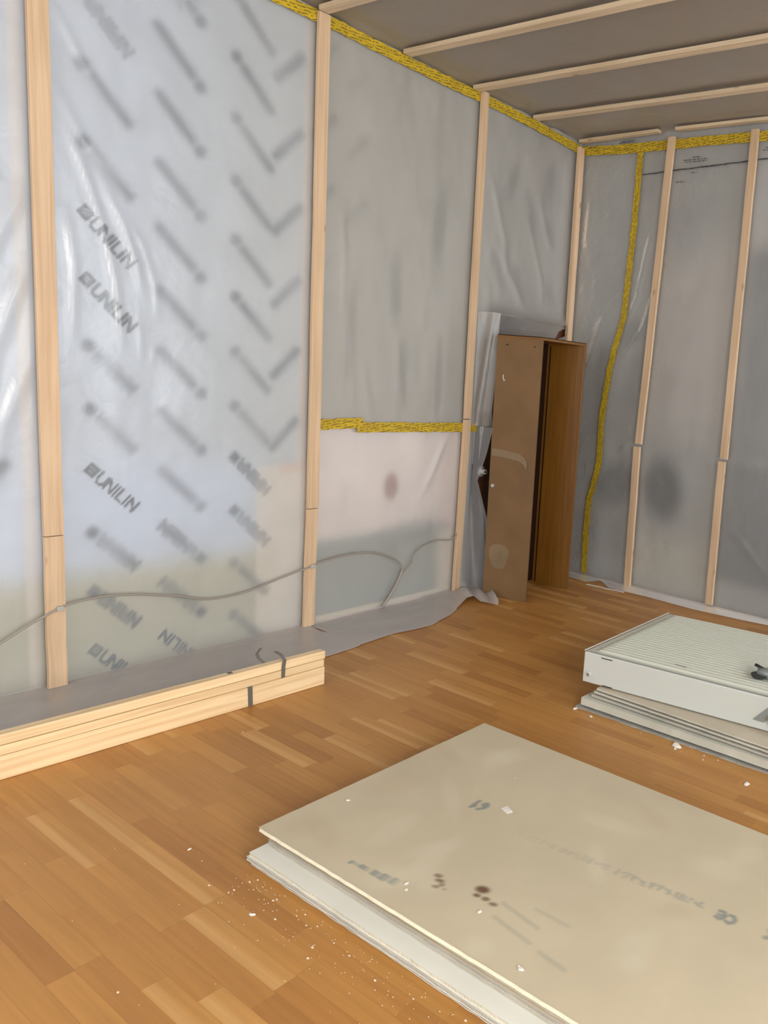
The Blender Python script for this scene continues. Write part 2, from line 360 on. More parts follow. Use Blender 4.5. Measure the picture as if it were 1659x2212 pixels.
M_veneer = wood('cabinet_veneer', (.195, .082, .007, 1), (.155, .060, .005, 1), (.1, .03, .0, 1), .4, knots=False, gs=1.4)
M_hard = simple('raw_hardboard', (.170, .093, .036, 1), .7, var=.12, bump=.05)
M_dark = simple('dark_edging_and_back_shade', (.018, .007, .003, 1), .9, spec=.1)  # near-black: holds the shade inside the cabinet back; also the black top edging
M_door = wood('dark_door_veneer', (.11, .038, .013, 1), (.08, .026, .009, 1), (.1, .03, .0, 1), .4, knots=False)
M_metal = simple('worn_steel', (.55, .54, .52, 1), .35, 1)
M_plast = simple('grey_plastic', (.42, .42, .38, 1), .5)
M_cable = simple('grey_cable_sheath', (.30, .27, .24, 1), .5)
M_black = simple('dark_strap', (.13, .12, .105, 1), .55)
M_slot = simple('dark_slot', (.02, .02, .02, 1), .8)
M_rad = simple('white_enamel', (.56, .59, .56, 1), .32, spec=.5)
M_radg = simple('white_enamel_grille', (.56, .57, .49, 1), .4, spec=.4)
M_paper = vcol('board_paper_face', .75, .04, .25, .05)
M_paperp = simple('board_paper', (.56, .49, .38, 1), .8, var=.06)
M_ivory = simple('ivory_board_face', (.74, .74, .68, 1), .7, var=.04)
M_gyp = simple('gypsum_core', (.44, .42, .36, 1), .9, bump=.4, bscale=180, var=.1)
M_gypl = simple('gypsum_core_light', (.62, .60, .49, 1), .9, bump=.5, bscale=150, var=.12)
M_gypd = simple('gypsum_core_shade_grey', (.34, .33, .30, 1), .9, bump=.4, bscale=150, var=.15)  # grey core, darkened on the stack to hold the shadow between its sheets
M_white = simple('white_crumb', (.74, .71, .64, 1), .8)
M_edge = simple('cream_edge', (.80, .77, .60, 1), .85, bump=.3, bscale=150, var=.08)
M_pale = simple('pale_board_edge', (.52, .52, .45, 1), .8, var=.1)
M_handle = simple('orange_wood_handle', (.62, .33, .15, 1), .5)
M_tooldark = simple('dark_steel', (.08, .08, .085, 1), .4, .6)
M_toolgrey = simple('scuffed_grey_metal', (.32, .36, .36, 1), .4, .5)

# ------------------------------------------------------------------ room shell
b = MB(); b.box(-.25, RX+.25, RY-.25, .25, -.2, 0)
tag(b.build('floor', M_floor), kind='structure')
b = MB(); b.box(-.25, RX+.25, RY-.25, .25, H+.035, H+.2)
tag(b.build('ceiling', M_ceilb), kind='structure')

def patch(c, A, B, a0, a1, b0, b1, rgb, soft=.03, amt=1.0):
    w = sstep(A, a0-soft, a0+soft)*(1-sstep(A, a1-soft, a1+soft))*sstep(B, b0-soft, b0+soft)*(1-sstep(B, b1-soft, b1+soft))*amt
    c[:] = c*(1-w[..., None]) + np.array(rgb)*w[..., None]
def blot(c, A, B, a, b_, ra, rb, rgb, amt=1.0, ang=0):
    u = (A-a)*math.cos(ang)+(B-b_)*math.sin(ang); v = -(A-a)*math.sin(ang)+(B-b_)*math.cos(ang)
    w = (1-sstep(np.hypot(u/ra, v/rb), .45, 1.25))*amt
    c[:] = c*(1-w[..., None]) + np.array(rgb)*w[..., None]

# left wall: insulation boards with print, seen through the film
ys = np.concatenate([np.arange(-5.0, -2.0, .008), np.arange(-2.0, .001, .016)]); zs = np.arange(0, 3.41, .008)
Y, Z = np.meshgrid(ys, zs, indexing='ij')
c = np.ones(Y.shape+(3,))*np.array((.61, .62, .62))
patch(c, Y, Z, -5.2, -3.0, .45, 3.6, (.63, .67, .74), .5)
patch(c, Y, Z, -5.2, -2.72, .42, 1.02, (.70, .77, .90), .16, .6)  # bluish window reflection on the film, painted into the board colour
patch(c, Y, Z, -5.2, -2.6, -.2, .50, (.56, .53, .40), .09)
patch(c, Y, Z, -2.73, -2.40, -.2, .97, (.82, .73, .62), .02, .8)
patch(c, Y, Z, -2.60, -2.45, .93, .98, (.80, .55, .40), .02, .6)
patch(c, Y, Z, -2.41, -1.0, 1.2, 3.6, (.47, .45, .40), .03)
patch(c, Y, Z, -2.41, -1.0, .50, 1.2, (.84, .74, .68), .015)
patch(c, Y, Z, -2.41, -1.0, -.2, .50, (.42, .42, .36), .06)
patch(c, Y, Z, -1.33, -1.0, -.2, .46, (.84, .72, .58), .05, .9)
patch(c, Y, Z, -1.33, -1.0, .46, 1.2, (.84, .68, .60), .04, .6)
patch(c, Y, Z, -1.08, .2, 0, 3.6, (.47, .45, .41), .03)
patch(c, Y, Z, -2.33, -1.0, -.1, .035, (.9, .78, .6), .006)
blot(c, Y, Z, -1.775, .80, .068, .10, (.36, .17, .11), .9)
blot(c, Y, Z, -1.65, .47, .4, .10, (.32, .32, .29), .5, .1)
for (y, z, ra, rb, an) in ((-2.13, 1.75, .03, .35, .05), (-1.80, 2.05, .04, .25, -.06), (-1.72, 1.5, .04, .3, .05), (-1.45, 2.5, .05, .3, .1), (-1.4, 1.5, .03, .3, 0),
    (-.85, 2.3, .04, .17, -.5), (-.62, 2.25, .04, .16, -.55), (-.30, 2.65, .04, .14, -.6), (-.55, 2.75, .05, .2, -.5), (-.25, 2.2, .04, .12, -.5), (-.78, 2.9, .05, .2, .4), (-.35, 3.0, .06, .2, .2)):
    blot(c, Y, Z, y, z, ra*1.25, rb, (.20, .195, .18), .62, -an)
patch(c, Y, Z, -3.845, -3.80, -.1, 3.6, (.84, .74, .66), .010, .7)
patch(c, Y, Z, -2.475, -2.43, .95, 3.6, (.80, .66, .55), .02, .7)
ink = np.zeros(Y.shape)
hL = .054; D = -math.pi/4
bl1 = {0: .010, 1: .016, 2: .014, 3: .002, 4: .004, 5: .013, 6: .014, 7: .0, 8: .012, 9: .009, 10: .002}
z1 = [3.04, 2.745, 2.43, 2.139, 1.853, 1.565, 1.28, 1.0, .707, .42, .13]
for i, z in enumerate(z1):
    ink_text(ink, Y, Z, 'UNILIN', (-3.605, z-.008), D, hL, .0085, bl1[i], 1.0, True, 1.22)
z2 = [3.3, 3.01, 2.72, 2.42, 2.13, 1.845, 1.56, 1.27, .98, .70, .41, .13]
for i, z in enumerate(z2):
    L_ = .29
    ink_text(ink, Y, Z, 'UNILIN', (-3.255+L_*.71+hL*.7, z-L_*.71+hL*.7-.03), D+math.pi, hL, .0085, .002 if i == 11 else (.011 if i in (10, 9) else .020), .95 if i > 9 else .9, True, 1.3)
z3 = [3.3, 3.02, 2.735, 2.44, 2.154, 1.87, 1.59, 1.31, 1.04, .75, .46, .17]
for i, z in enumerate(z3):
    ink_text(ink, Y, Z, 'UNILIN', (-2.90, z-.012), D, hL, .0085, .010 if i in (8, 9) else .020, .9, True, 1.25)
for z in (3.0, 2.62, 2.24, 1.86, 1.48, 1.09):
    ink_text(ink, Y, Z, 'UNILIN', (-2.63, z-.04), -D, hL, .0115, .021, .9, False, 1.2)
for z, s_ in ((3.12, .5), (2.75, .6), (2.38, .8), (2.0, .35)):
    ink_text(ink, Y, Z, 'UNILIN', (-2.39, z), -D, hL, .0115, .021, s_*.8, False)
for z in (3.06, 2.7, 2.35):
    ink_text(ink, Y, Z, 'UNILIN', (-2.16, z), -D, hL, .0115, .021, .3, False)
for y, z in ((-4.02, 2.42), (-4.02, 2.72), (-4.02, 2.1), (-4.02, .92), (-4.40, 2.4), (-4.4, 1.6)):
    ink_text(ink, Y, Z, 'UNILIN', (y, z-.03), -D, hL, .0115, .021, .8, False)
for z in (3.12, 3.14): ink_text(ink, Y, Z, 'II', (-3.16, z), math.pi/2*0, .16, .02, .010, .5)
ink = np.clip(ink*(1+.7*vnoise(Y*6+40, Z*6+5, 77)), 0, 1)[..., None]
c = c*(1-ink)+np.array((.035, .05, .075))*ink
P = np.stack([np.full(Y.shape, -.022), Y, Z], -1)
wl = empty('wall_left', (0, -3, 0)); tag(wl, kind='structure')
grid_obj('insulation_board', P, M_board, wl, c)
b = MB(); b.box(-.25, -.024, RY-.25, .25, 0, H+.035); b.build('masonry', M_plaster, wl)
# back wall
xs = np.arange(0, 3.0, .016); zs2 = np.arange(0, 3.41, .016)
X, Z2 = np.meshgrid(xs, zs2, indexing='ij')
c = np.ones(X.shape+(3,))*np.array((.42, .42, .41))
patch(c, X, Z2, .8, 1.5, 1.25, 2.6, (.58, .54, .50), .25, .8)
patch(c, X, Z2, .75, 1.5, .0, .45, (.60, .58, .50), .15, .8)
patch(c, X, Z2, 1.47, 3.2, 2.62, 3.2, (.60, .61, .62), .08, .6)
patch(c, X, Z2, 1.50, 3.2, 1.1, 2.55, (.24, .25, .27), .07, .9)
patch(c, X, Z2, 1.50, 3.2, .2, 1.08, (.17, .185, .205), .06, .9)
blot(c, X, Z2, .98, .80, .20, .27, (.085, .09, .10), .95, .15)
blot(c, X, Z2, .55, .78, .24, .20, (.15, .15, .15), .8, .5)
blot(c, X, Z2, .56, 1.95, .2, .10, (.26, .27, .28), .7, .4)
blot(c, X, Z2, .34, 1.55, .06, .5, (.28, .28, .29), .5, 0)
blot(c, X, Z2, .66, 1.6, .09, .4, (.30, .30, .30), .5, -.2)
blot(c, X, Z2, .95, 2.7, .16, .25, (.33, .34, .35), .5, .3)
blot(c, X, Z2, .6, 3.0, .1, .06, (.32, .33, .35), .4)
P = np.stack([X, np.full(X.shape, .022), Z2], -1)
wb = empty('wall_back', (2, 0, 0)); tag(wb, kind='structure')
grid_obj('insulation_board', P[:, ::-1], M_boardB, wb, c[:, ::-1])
b = MB(); b.box(-.25, RX+.25, .024, .25, 0, H+.035); b.build('masonry', M_plaster, wb)
# right wall with two openings, rear wall with one (behind the camera)
b = MB()
z0, z1_ = 0, H+.035
def rx(y0, y1, za, zb): b.box(RX, RX+.25, y0, y1, za, zb, 'y')
rx(RY-.25, WIN[1][0], z0, z1_); rx(WIN[1][1], WIN[0][0], z0, z1_); rx(WIN[0][1], .25, z0, z1_)
for w_ in WIN: rx(w_[0], w_[1], z0, w_[2]); rx(w_[0], w_[1], w_[3], z1_)
tag(b.build('wall_right', M_plaster), kind='structure')
b = MB()
b.box(-.25, RWIN[0], RY-.25, RY, z0, z1_); b.box(RWIN[1], RX, RY-.25, RY, z0, z1_)
b.box(RWIN[0], RWIN[1], RY-.25, RY, z0, RWIN[2]); b.box(RWIN[0], RWIN[1], RY-.25, RY, RWIN[3], z1_)
tag(b.build('wall_rear', M_plaster), kind='structure')
M_frame = simple('white_window_frame', (.8, .8, .78, 1), .4)
for i, (a, b_, c0, d) in enumerate(WIN):
    m_ = MB(); t = .05; x0, x1 = RX+.08, RX+.14
    m_.box(x0, x1, a, a+t, c0, d, 'y'); m_.box(x0, x1, b_-t, b_, c0, d, 'y'); m_.box(x0, x1, (a+b_)/2-t/2, (a+b_)/2+t/2, c0, d, 'y')
    m_.box(x0, x1, a, b_, c0, c0+t, 'y'); m_.box(x0, x1, a, b_, d-t, d, 'y')
    tag(m_.build('window_%d' % (i+1), M_frame), kind='structure')
m_ = MB(); y0, y1 = RY-.14, RY-.08; t = .05
m_.box(RWIN[0], RWIN[0]+t, y0, y1, RWIN[2], RWIN[3]); m_.box(RWIN[1]-t, RWIN[1], y0, y1, RWIN[2], RWIN[3])
m_.box(RWIN[0], RWIN[1], y0, y1, RWIN[2], RWIN[2]+t); m_.box(RWIN[0], RWIN[1], y0, y1, RWIN[3]-t, RWIN[3])
tag(m_.build('window_3', M_frame), kind='structure')

# ------------------------------------------------------------------ films
# floor edge of the left film (y -> x reached on the floor)
FE_y = [-5.0, -4.3, -3.6, -3.0, -2.57, -2.39, -2.14, -1.86, -1.59, -1.42, -1.30]
FE_x = [.35, .38, .45, .50, .50, .475, .455, .482, .39, .33, .27]
def wrinkle(Yy, Zz, seed, amp):
    return amp*(vnoise(Yy*3+20, Zz*1.6+20, seed)+.5*vnoise(Yy*7+20, Zz*3+20, seed+1)+.25*vnoise(Yy*17+30, Zz*8+20, seed+2))
def ridges(Yy, Zz, lst):
    d = np.zeros_like(Yy)
    for pts, w, a in lst:
        best = np.full(Yy.shape, 9.)
        for p, q in zip(pts[:-1], pts[1:]): best = np.minimum(best, segdist(Yy, Zz, p, q))
        zz = [p[1] for p in pts]; fade = sstep(Zz, min(zz)-.05, min(zz)+.15)*(1-sstep(Zz, max(zz)-.15, max(zz)+.05))
        d += a*np.exp(-(best/w)**2)*fade
    return d
# sheet left of the second batten, from the ceiling down and out over the floor
ya = np.arange(-5.0, -2.398, .014); sa = np.concatenate([np.arange(-.55, 0, .02), np.arange(0, 3.4, .014)])
Yg, Sg = np.meshgrid(ya, sa, indexing='ij')
R1 = [([(-3.70, 2.95), (-3.60, 2.78), (-3.48, 2.62)], .014, .007), ([(-3.68, 2.62), (-3.60, 2.45), (-3.50, 2.35)], .02, .009),
      ([(-3.66, 2.5), (-3.56, 2.25), (-3.50, 2.05), (-3.46, 1.85), (-3.43, 1.55)], .015, .009), ([(-3.52, 2.3), (-3.42, 2.1), (-3.37, 1.95), (-3.34, 1.8)], .017, .010),
      ([(-3.66, 2.15), (-3.63, 1.9), (-3.64, 1.6)], .018, .010), ([(-3.44, 2.2), (-3.33, 2.02), (-3.28, 1.85), (-3.27, 1.7)], .010, .006), ([(-3.36, 1.72), (-3.345, 1.5)], .009, .006), ([(-3.29, 1.58), (-3.30, 1.48)], .009, .009),
      ([(-3.80, 1.9), (-3.95, 1.5), (-4.0, 1.1)], .03, .012), ([(-3.80, 2.2), (-4.1, 1.6), (-4.3, 1.0)], .03, .012), ([(-3.66, 1.48), (-3.60, 1.49), (-3.5, 1.48)], .006, .005), ([(-3.66, 1.40), (-3.60, 1.43), (-3.56, 1.44)], .008, .007),
      ([(-3.8, 1.5), (-3.92, 1.2), (-3.97, .9)], .03, .010), ([(-3.5, .93), (-3.42, .935), (-3.35, .93)], .004, .002)]
amp = .012
xw = wrinkle(Yg, Sg, 3, amp)*sstep(Sg, 0, .3)+ridges(Yg, Sg, R1)
near = np.exp(-((Yg+3.755)/.055)**2)+np.exp(-((Yg+2.41)/.05)**2)       # pinned flat under the battens
xw *= (1-.85*np.clip(near, 0, 1))
xw = np.clip(xw, -.012, .03)
fe = np.interp(Yg, FE_y, FE_x) + .012*vnoise(Yg*9+10, Yg*0+3, 9)
f = np.clip(-Sg/.55, 0, 1)
Xg = np.where(Sg >= 0, .004+xw*sstep(Sg, 0, .25), .004+fe*f)
hump = .012*(vnoise(Yg*5+20, f*4+4, 11)+.5)*np.sin(np.pi*np.clip(f, 0, 1))**.5 + .004
Zg = np.where(Sg >= 0, np.maximum(Sg, .012*np.exp(-Sg/.02)+Sg), hump)
Zg = np.where((Sg < 0) & (Sg > -.06), np.maximum(Zg, .012), Zg)
o = grid_obj('vapour_barrier_film', np.stack([Xg, Yg, Zg], -1), M_film, mat2=M_film2, m2=Sg < -.005)
tag(o, 'milky film sheet over the printed boards, left of the second wall batten', 'plastic film', 'milky vapour barrier film sheets')
# upper sheet from the second batten to the corner
ya = np.arange(-2.408, .0, .018); sa = np.arange(1.18, 3.4, .016)
Yg, Sg = np.meshgrid(ya, sa, indexing='ij')
R2 = [([(-2.24, 2.45), (-2.21, 2.2), (-2.2, 1.8)], .02, .006), ([(-2.15, 1.8), (-2.13, 1.4), (-2.12, 1.25)], .02, .005), ([(-1.8, 1.8), (-1.77, 1.5), (-1.74, 1.25)], .03, .007), ([(-2.05, 1.6), (-2.0, 1.3), (-1.98, 1.22)], .025, .005),
      ([(-1.02, 2.9), (-.85, 2.5), (-.80, 2.2)], .03, .008), ([(-.95, 2.5), (-.7, 2.2), (-.6, 2.05)], .03, .007), ([(-.5, 2.9), (-.3, 2.5)], .03, .006), ([(-.6, 2.7), (-.4, 2.3), (-.36, 2.1)], .02, .007)]
xw = wrinkle(Yg, Sg, 13, .014)+ridges(Yg, Sg, R2)
near = np.exp(-((Yg+2.41)/.05)**2)+np.exp(-((Yg+1.16)/.05)**2)+np.exp(-((Yg+.05)/.07)**2)
xw = np.clip(xw*(1-.85*np.clip(near, 0, 1)), -.012, .03)
overdoor = Yg > -1.05
fold = 1.995-.035*(Yg+1.05)                      # the sheet is folded out over the doorway and hangs back in below the fold
low = 1.80 + .02*vnoise(Yg*6, Yg*0, 4)
tz = np.where(overdoor & (Sg < fold), low+(Sg-1.18)/(fold-1.18)*(fold-low), Sg)
bulge = np.where(overdoor, np.where(Sg < fold, .075*(tz-low)/(fold-low)+.008, .075*np.exp(-(Sg-fold)/.05)), 0)*sstep(Yg, -1.06, -.98)*(1-sstep(Yg, -.12, -.02))
notch = overdoor & (tz < 1.972+(Yg+.15)*.5) & (Yg > -.235) & (tz > 1.865+(Yg+.23)*.38) & (Yg > -.235+ (tz-1.865)*.9*.0)
o = grid_obj('vapour_barrier_film', np.stack([.005+xw+bulge, Yg, tz], -1), M_filmB, mask=~(notch[:-1, :-1]))
tag(o, 'upper milky film sheet between second batten and room corner, folded above the door', 'plastic film', 'milky vapour barrier film sheets')
# lower sheet with loose flap beside the doorway
sl = np.concatenate([np.arange(-.55, 0, .02), np.arange(0, 1.20, .016)])
uu = np.concatenate([np.arange(-2.408, -1.05, .018), np.linspace(-1.05, -.80, 16)])
Ug, Sg = np.meshgrid(uu, sl, indexing='ij')
t_ = np.clip((Ug+1.05)/.25, 0, 1)                  # 0 at batten, 1 at free edge
ez = [-.1, .0, .15, .30, .52, .80, 1.0, 1.2]; ex = [.26, .21, .17, .14, .13, .07, .10, .12]; ey = [-1.16, -1.0, -.985, -.99, -1.0, -1.075, -1.035, -1.0]
Ex = np.interp(Sg, ez, ex); Ey = np.interp(Sg, ez, ey)
xw = np.clip(wrinkle(Ug, Sg, 23, .012)+ridges(Ug, Sg, [([(-2.3, 1.15), (-2.2, .8), (-2.15, .6)], .03, .005), ([(-1.3, 1.15), (-1.45, .85), (-1.55, .7)], .025, .007), ([(-2.0, 1.18), (-1.98, .9)], .03, .003)]), -.012, .03)
fe = np.interp(Ug, FE_y, FE_x)+.016*vnoise(Ug*8+10, Ug*0+3, 9)
f = np.clip(-Sg/.55, 0, 1)
hump = .014*(vnoise(Ug*6+20, f*4+4, 12)+.5)*np.sin(np.pi*f)**.5+.004
lift = .05*np.exp(-((Ug+1.25)/.10)**2)*f
Xw = np.where(Sg >= 0, .004+xw*sstep(Sg, 0, .2), .004+fe*f); Yw = Ug.copy(); Zw = np.where(Sg >= 0, Sg+.012*np.exp(-np.abs(Sg)/.02), hump+lift)
# flap part
Xf = .012+Ex*t_+.012*np.sin(t_*9+Sg*5); Yf = -1.05*(1-t_)+Ey*t_; Zf = Sg+.012
eu_ = [-1.5, -1.30, -1.2, -1.05, -1.0, -.93, -.87, -.80]
exq = [.345, .265, .30, .345, .40, .475, .44, .33]; eyq = [-1.5, -1.31, -1.285, -1.262, -1.245, -1.222, -1.18, -1.12]; ezq = [.004, .03, .045, .012, .01, .006, .03, .01]
qx, qy, qz = (np.interp(Ug, eu_, v_) for v_ in (exq, eyq, ezq))
i0 = np.argmin(abs(sl))
bx_ = np.where(t_ > 0, Xf[:, i0:i0+1], .016); by_ = np.where(t_ > 0, Yf[:, i0:i0+1], Ug)
crump = .035*np.sin(np.pi*f)*(.6+.4*np.cos(Ug*40+f*5))*sstep(Ug, -1.35, -1.15)
k_ = (Ug > -1.5) & (Sg < 0)
Xf = np.where(k_, bx_*(1-f)+qx*f, Xf); Yf = np.where(k_, by_*(1-f)+qy*f, Yf); Zf = np.where(k_, .010*(1-f)+qz*f+crump+.002, Zf)
Xw = np.where(k_, Xf, Xw); Yw = np.where(k_, Yf, Yw); Zw = np.where(k_, Zf, Zw)
m_ = t_ > 0
P = np.stack([np.where(m_, Xf, Xw), np.where(m_, Yf, Yw), np.where(m_, Zf, Zw)], -1)
o = grid_obj('vapour_barrier_film', P, M_film, mat2=M_film2, m2=Sg < -.005)
tag(o, 'lower milky film sheet under the short tape, its loose edge hanging beside the cabinet', 'plastic film', 'milky vapour barrier film sheets')
# narrow hanging strip above it, beside the doorway, between fold and tape
sl = np.arange(1.2, 1.985, .016); tt = np.linspace(0, 1, 14)
Tg, Sg = np.meshgrid(tt, sl, indexing='ij')
Ex = np.interp(Sg, [1.2, 1.5, 1.72, 1.985], [.12, .15, .16, .15]); Ey = np.interp(Sg, [1.2, 1.3, 1.72, 1.985], [-1.0, -1.03, -1.05, -1.02])
P = np.stack([.014+Ex*Tg+.014*np.exp(-((Tg-.75+.5*(1.985-Sg))/.12)**2), -1.125*(1-Tg)+Ey*Tg-.02*np.exp(-((Tg-.75+.5*(1.985-Sg))/.12)**2), Sg], -1)
o = grid_obj('vapour_barrier_film', P, M_filmB)
tag(o, 'narrow hanging strip of milky film between third batten and cabinet top', 'plastic film', 'milky vapour barrier film sheets')
# back wall sheets: left and right of the wavy vertical tape
TVx = [.554, .550, .538, .525, .470, .436, .398, .407, .375, .338, .332, .345]
TVz = [3.27, 2.708, 2.35, 2.06, 1.85, 1.668, 1.303, .935, .78, .624, .355, .01]
BE_x = [.0, .50, .54, .71, 1.05, 1.46, 1.81, 2.0, 3.2]; BE_y = [-.14, -.20, -.06, -.20, -.185, -.205, -.17, -.14, -.14]
def backsheet(x0, x1, seed, label, rd):
    xa = np.arange(x0, x1, .016); sa = np.concatenate([np.arange(-.25, 0, .018), np.arange(0, 3.4, .016)])
    Xq, Sq = np.meshgrid(xa, sa, indexing='ij')
    sh = np.interp(Sq, TVz[::-1], TVx[::-1])-.40       # follow the tape
    if x0 < .3: Xr = Xq*(np.interp(Sq, TVz[::-1], TVx[::-1])+.01)/(x1) 
    else:
        k = np.clip(1-(Xq-x0)/.3, 0, 1); Xr = Xq*(1-k)+k*(np.interp(Sq, TVz[::-1], TVx[::-1])-.01+(Xq-x0))
    w = wrinkle(Xr, Sq, seed, .014)+ridges(Xr, Sq, rd)
    near = sum(np.exp(-((Xr-q)/.05)**2) for q in (.80, 1.48))
    w = np.clip(w*(1-.85*np.clip(near, 0, 1)), -.012, .03)*sstep(Xr, .04, .16)
    fe = np.interp(Xr, BE_x, BE_y); f = np.clip(-Sq/.25, 0, 1)
    Yq = np.where(Sq >= 0, -.005-w*sstep(Sq, 0, .2)-.03*np.exp(-Sq/.03), -.035+(fe+.03)*f)
    Zq = np.where(Sq >= 0, Sq+.006, .006+.01*(vnoise(Xr*6+4, f*3+4, seed+5)+.5)*np.sin(np.pi*f)**.5)
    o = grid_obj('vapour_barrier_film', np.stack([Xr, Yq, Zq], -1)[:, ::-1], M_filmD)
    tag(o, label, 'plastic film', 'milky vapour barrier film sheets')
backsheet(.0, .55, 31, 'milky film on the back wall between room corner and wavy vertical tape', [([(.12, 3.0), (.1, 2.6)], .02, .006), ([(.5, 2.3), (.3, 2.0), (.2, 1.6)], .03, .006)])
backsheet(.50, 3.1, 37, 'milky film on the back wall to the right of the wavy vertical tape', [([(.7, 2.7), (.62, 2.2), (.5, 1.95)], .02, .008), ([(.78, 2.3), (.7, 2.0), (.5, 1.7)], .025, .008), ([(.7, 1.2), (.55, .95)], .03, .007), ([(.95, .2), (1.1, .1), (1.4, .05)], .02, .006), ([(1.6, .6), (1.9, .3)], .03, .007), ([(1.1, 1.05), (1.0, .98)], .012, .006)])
# ceiling sheet, sagging between the battens
xa = np.arange(0, 5.55, .03); ya = np.arange(-7.5, 0.001, .03)
Xq, Yq = np.meshgrid(xa, ya, indexing='ij')
sag = .014*vnoise(Xq*1.3+9, Yq*2+50, 41)+.006*vnoise(Xq*5+9, Yq*5+50, 42)
edge = .035*(1-sstep(Xq, .0, .09))*(.6+.8*vnoise(Yq*7+60, Xq*0, 43)) + .02*(1-sstep(-Yq, .0, .08))
o = grid_obj('vapour_barrier_film', np.stack([Xq, Yq, H+.004+np.clip(sag, -.02, .02)-edge], -1)[:, ::-1], M_filmC)
tag(o, 'brownish grey milky film stretched over the whole ceiling behind the ceiling battens', 'plastic film', 'milky vapour barrier film sheets')
# printing on the back film near the ceiling
def strip_quads(mb, pts, w, off, normal, jag=.0, seed=0, uv0=0):
    rr = random.Random(seed); L = uv0; pts = [Vector(p) for p in pts]; normal = Vector(normal)
    # resample
    out = []
    for a, q in zip(pts[:-1], pts[1:]):
        n = max(1, int((q-a).length/.02))
        out += [a.lerp(q, i/n) for i in range(n)]
    out.append(pts[-1]); prev = None
    for i, p in enumerate(out):
        d = (out[min(i+1, len(out)-1)]-out[max(i-1, 0)]).normalized(); s_ = d.cross(normal).normalized()
        o_ = off+.0015*math.sin(i*.9)
        a = p+s_*(w/2+rr.uniform(-jag, jag))+normal*o_; q = p-s_*(w/2+rr.uniform(-jag, jag))+normal*o_
        if prev:
            l1 = L+(p-prev[2]).length
            mb.quad([prev[0], prev[1], q, a], [(L, 1), (L, 0), (l1, 0), (l1, 1)]); L = l1
        prev = (a, q, p)
M_print = simple('grey_print', (.05, .055, .06, 1), .6)
b = MB()
strip_quads(b, [(.585, 0, 3.105), (.85, 0, 3.118), (1.2, 0, 3.13), (1.6, 0, 3.146), (2.0, 0, 3.16)], .008, .026, (0, -1, 0), .002, 3)
for (x0, x1, z) in ((.94, 1.11, 3.166), (.93, 1.11, 3.180), (1.0, 1.06, 3.196), (1.0, 1.04, 3.092), (.88, .95, 3.035), (.36, .50, 3.345), (.38, .50, 3.355), (1.53, 1.75, 3.20), (1.55, 1.75, 3.215), (.08, .14, 3.335)):
    x = x0
    while x < x1:
        l = random.uniform(.012, .035); strip_quads(b, [(x, 0, z), (min(x+l, x1), 0, z+.001)], .005, .026, (0, -1, 0), .001, int(x*1000)); x += l+random.uniform(.004, .01)
fl = [o for o in COL.objects if o.get('label', '').startswith('milky film on the back wall to the right')][0]
pr = b.build('printed_line', M_print, None); pr.parent = fl; pr['label'] = 'dark printed line and small lettering rows'
# smudged handwriting beside the corner batten
fl2 = [o for o in COL.objects if o.get('label', '').startswith('upper milky film sheet')][0]
for (y, z, s_) in ((-.17, 2.17, .030), (-.19, 2.24, .026), (-.15, 2.35, .024)):
    b = MB(); b.tube([(.026, y+s_*.45*math.cos(t*.9+y*9), z+s_*math.sin(t*.9)) for t in range(6)], .0013, 4)
    b.build('pencil_scribble', M_cable, fl2)

# ------------------------------------------------------------------ battens
def batten(segs, side, up, w, t, label_fn, group, m=M_spruce, name='wall_batten', jit=.0015):
    out = []
    for i, (p0, p1) in enumerate(segs):
        b = MB(); b.beam(p0, p1, side, up, w, t, 0, jit, 10)
        o = b.build(name, m, bevel=.002); tag(o, label_fn[i], 'wood batten', group); out.append(o)
    return out
YS, ZS = (0, 1, 0), (0, 0, 1)
G1 = 'spruce battens on the left wall'
bx = .022
batten([((bx, -3.753, 3.40), (bx, -3.755, .718)), ((bx, -3.755, .715), (bx, -3.757, .012))], YS, (1, 0, 0), .078, .024,
       ['long upper piece of the leftmost wall batten, the one nearest the camera', 'short lower piece of the leftmost wall batten, ending behind the lumber'], G1)
batten([((bx, -2.408, 3.375), (bx, -2.412, .722)), ((bx-.002, -2.413, .718), (bx-.002, -2.422, .012))], YS, (1, 0, 0), .070, .024,
       ['long upper piece of the second wall batten from the left', 'short lower piece of second wall batten, above the lumber end'], G1)
batten([((bx, -1.155, 3.385), (bx, -1.160, 1.246)), ((bx, -1.160, 1.240), (bx-.004, -1.182, .012))], YS, (1, 0, 0), .060, .024,
       ['upper piece of the third wall batten, above the short horizontal tape', 'lower piece of the third wall batten, beside the loose film edge'], G1)
batten([((bx, -.066, 3.33), (bx, -.052, 1.70))], YS, (1, 0, 0), .062, .03, ['pale batten standing in the room corner above the cabinet'], G1)
G2 = 'spruce battens on the back wall'
XS = (1, 0, 0)
batten([((.822, -.028, 3.345), (.770, -.028, 1.128)), ((.764, -.034, 1.108), (.786, -.034, .004))], XS, (0, -1, 0), .056, .024,
       ['upper piece of the back wall batten just right of the vertical tape', 'lower piece of the back wall batten just right of the vertical tape'], G2)
batten([((1.468, -.028, 3.335), (1.494, -.028, 1.10)), ((1.484, -.034, 1.082), (1.500, -.034, .022))], XS, (0, -1, 0), .056, .024,
       ['upper piece of the back wall batten nearest the right picture edge', 'lower piece of the back wall batten standing behind the white radiator'], G2)
G3 = 'pale battens under the ceiling'
